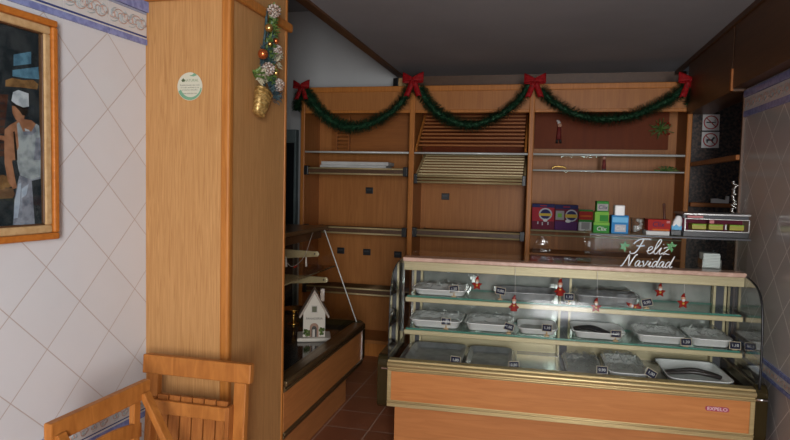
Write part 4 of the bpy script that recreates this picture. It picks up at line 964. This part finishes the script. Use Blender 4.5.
foliage(M['leaf_blue'], [OP(266, 60), OP(263, 56), OP(268, 66), OP(269, 84), OP(271, 90), OP(262, 64), OP(266, 50), OP(269, 36), OP(274, 96)], 650, .038, .0024, 'needles', .024)
foliage(M['leaf'], sp_[8:], 330, .04, .006, 'leaves', .024)
foliage(M['silver_leaf'], [OP(259, 78), OP(262, 79), OP(256, 77), OP(275, 57), OP(274, 62)], 70, .045, .005, 'frosted_leaves', .016)
foliage(M['leaf'], [OP(254, 75), OP(258, 74)], 20, .04, .008, 'leaves', .01)
mb = MB(); tz = spline([p+Vector((-.02, 0, 0)) for p in spine], 6); mb.tube(tz, .006, 6); mb.build('stem', M['leaf_blue'], ob)
for (px, py, r, m) in ((263, 54, .021, 'copper'), (269, 28, .017, 'goldball'), (275, 67, .012, 'goldball'), (276, 73, .014, 'goldball'), (270, 44, .010, 'goldball'), (276, 41, .013, 'copper')):
    MB().ball(OP(px, py, .068), r, n=14).build('bauble', M[m], ob)
for (px, py, r) in ((274, 11, .030), (268, 69, .030), (278, 85, .030), (277, 50, .024)):
    mb = MB(); c = OP(px, py, .062); mb.ball(c, r*.6, n=8)
    for k in range(46):
        t_ = k/46; a = k*2.4; ph_ = math.acos(1-2*t_); d = Vector((math.cos(ph_), math.sin(ph_)*math.cos(a), math.sin(ph_)*math.sin(a)))
        mb.ball(c+d*r*.8, r*.24, (1, 1, .7), 6)
    mb.build('pine_cone', M['cone'], ob)

# ------------------------------------------------------------------ folding chairs
# chair folded flat, leaning against the column
def chair_folded():
    yb = 2.02; a, b_ = W(142.5, 365, Y=yb), W(254, 374, Y=yb); wdt = .455; zt = .772
    t = empty('folding_chair', (-1.250, yb+.03, 0), R(-.2), 'folded slatted wooden chair leaning against the column', 'chair', 'wooden folding chairs')
    lean = R(-4.5); ML = Matrix.Translation((0, -.075, 0)) @ Matrix.Rotation(lean, 4, 'X')
    def bx(mb, *a): return mb.box(*a, M=ML)
    bx(MB(), -wdt/2, -.016, zt-.072, wdt/2, .016, zt).build('top_rail', M['chair'], t, bevel=.004)
    for s in (-1, 1):
        x = s*(wdt/2-.042); bx(MB(), x-.025, -.012, .0, x+.025, .018, zt-.072).build('back_leg', M['chair'], t, bevel=.004)
        x2 = s*(wdt/2-.09); 
        bx(MB(), x2-.014, -.022, .02, x2+.014, .012, .60).build('front_leg', M['chair'], t, bevel=.003)
    st = bx(MB(), -.155, -.045, .562, .15, -.025, .612).build('seat_rail', M['chair'], t, bevel=.003)
    for k in range(6):
        x = -.15+k*.05; bx(MB(), x, -.022+.0, .22, x+.044, -.006, .629).build('seat_slat', M['chair_seat'], st, bevel=.002)
    bx(MB(), .151, -.05, .2, .166, .0, .617).build('seat_side', M['chair_seat'], st, bevel=.002); bx(MB(), -.171, -.05, .2, -.156, .0, .617).build('seat_side', M['chair_seat'], st, bevel=.002)
    bx(MB(), -wdt/2+.06, -.01, .12, wdt/2-.06, .01, .15).build('stretcher', M['chair'], t, bevel=.003)
    return t
chair_folded()
def chair_open():
    zt = .755; A, B = W(147.5, 378.5, Z=zt), W(47, 424, Z=zt)           # far and near ends of the top rail
    c = (A+B)/2; d = (A-B); d.z = 0; L_ = d.length; ang = math.atan2(d.y, d.x)-R(90)
    t = empty('folding_chair', (c.x, c.y, 0), ang, 'wooden folding chair set sideways beside the tiled wall', 'chair', 'wooden folding chairs')
    # local y along the rail, x towards the room
    MB().box(-.014, -L_/2, zt-.062, .014, L_/2, zt).build('top_rail', M['chair'], t, bevel=.005)
    MB().sheet([[(-.006+.012*math.sin(math.pi*u), (u-.5)*(L_-.06), z-.03*(1-math.sin(math.pi*u))) for u in [k/10 for k in range(11)]] for z in (.59, .64)]).build('back_slat', M['chair'], t, solid=.012, bevel=.002)
    for s in (-1, 1):
        y = s*(L_/2-.03)
        MB().bar((.012, y, zt-.04), (.43, y, .0), .022, .034, up=(0, 1, 0)).build('front_leg', M['chair'], t, bevel=.003)
        MB().bar((-.005, y+.0-s*.026, zt-.06), (-.03, y-s*.026, .0), .022, .032, up=(0, 1, 0)).build('back_leg', M['chair'], t, bevel=.003)
    st = MB()
    for s in (-1, 1): st.box(.0, s*(L_/2-.085)-.012, .40, .40, s*(L_/2-.085)+.012, .43)
    st = st.build('seat_frame', M['chair'], t, bevel=.003)
    for k in range(6): MB().box(.01+k*.065, -L_/2+.07, .43, .062+k*.065, L_/2-.07, .445).build('seat_slat', M['chair_seat'], st, bevel=.002)
    return t
chair_open()
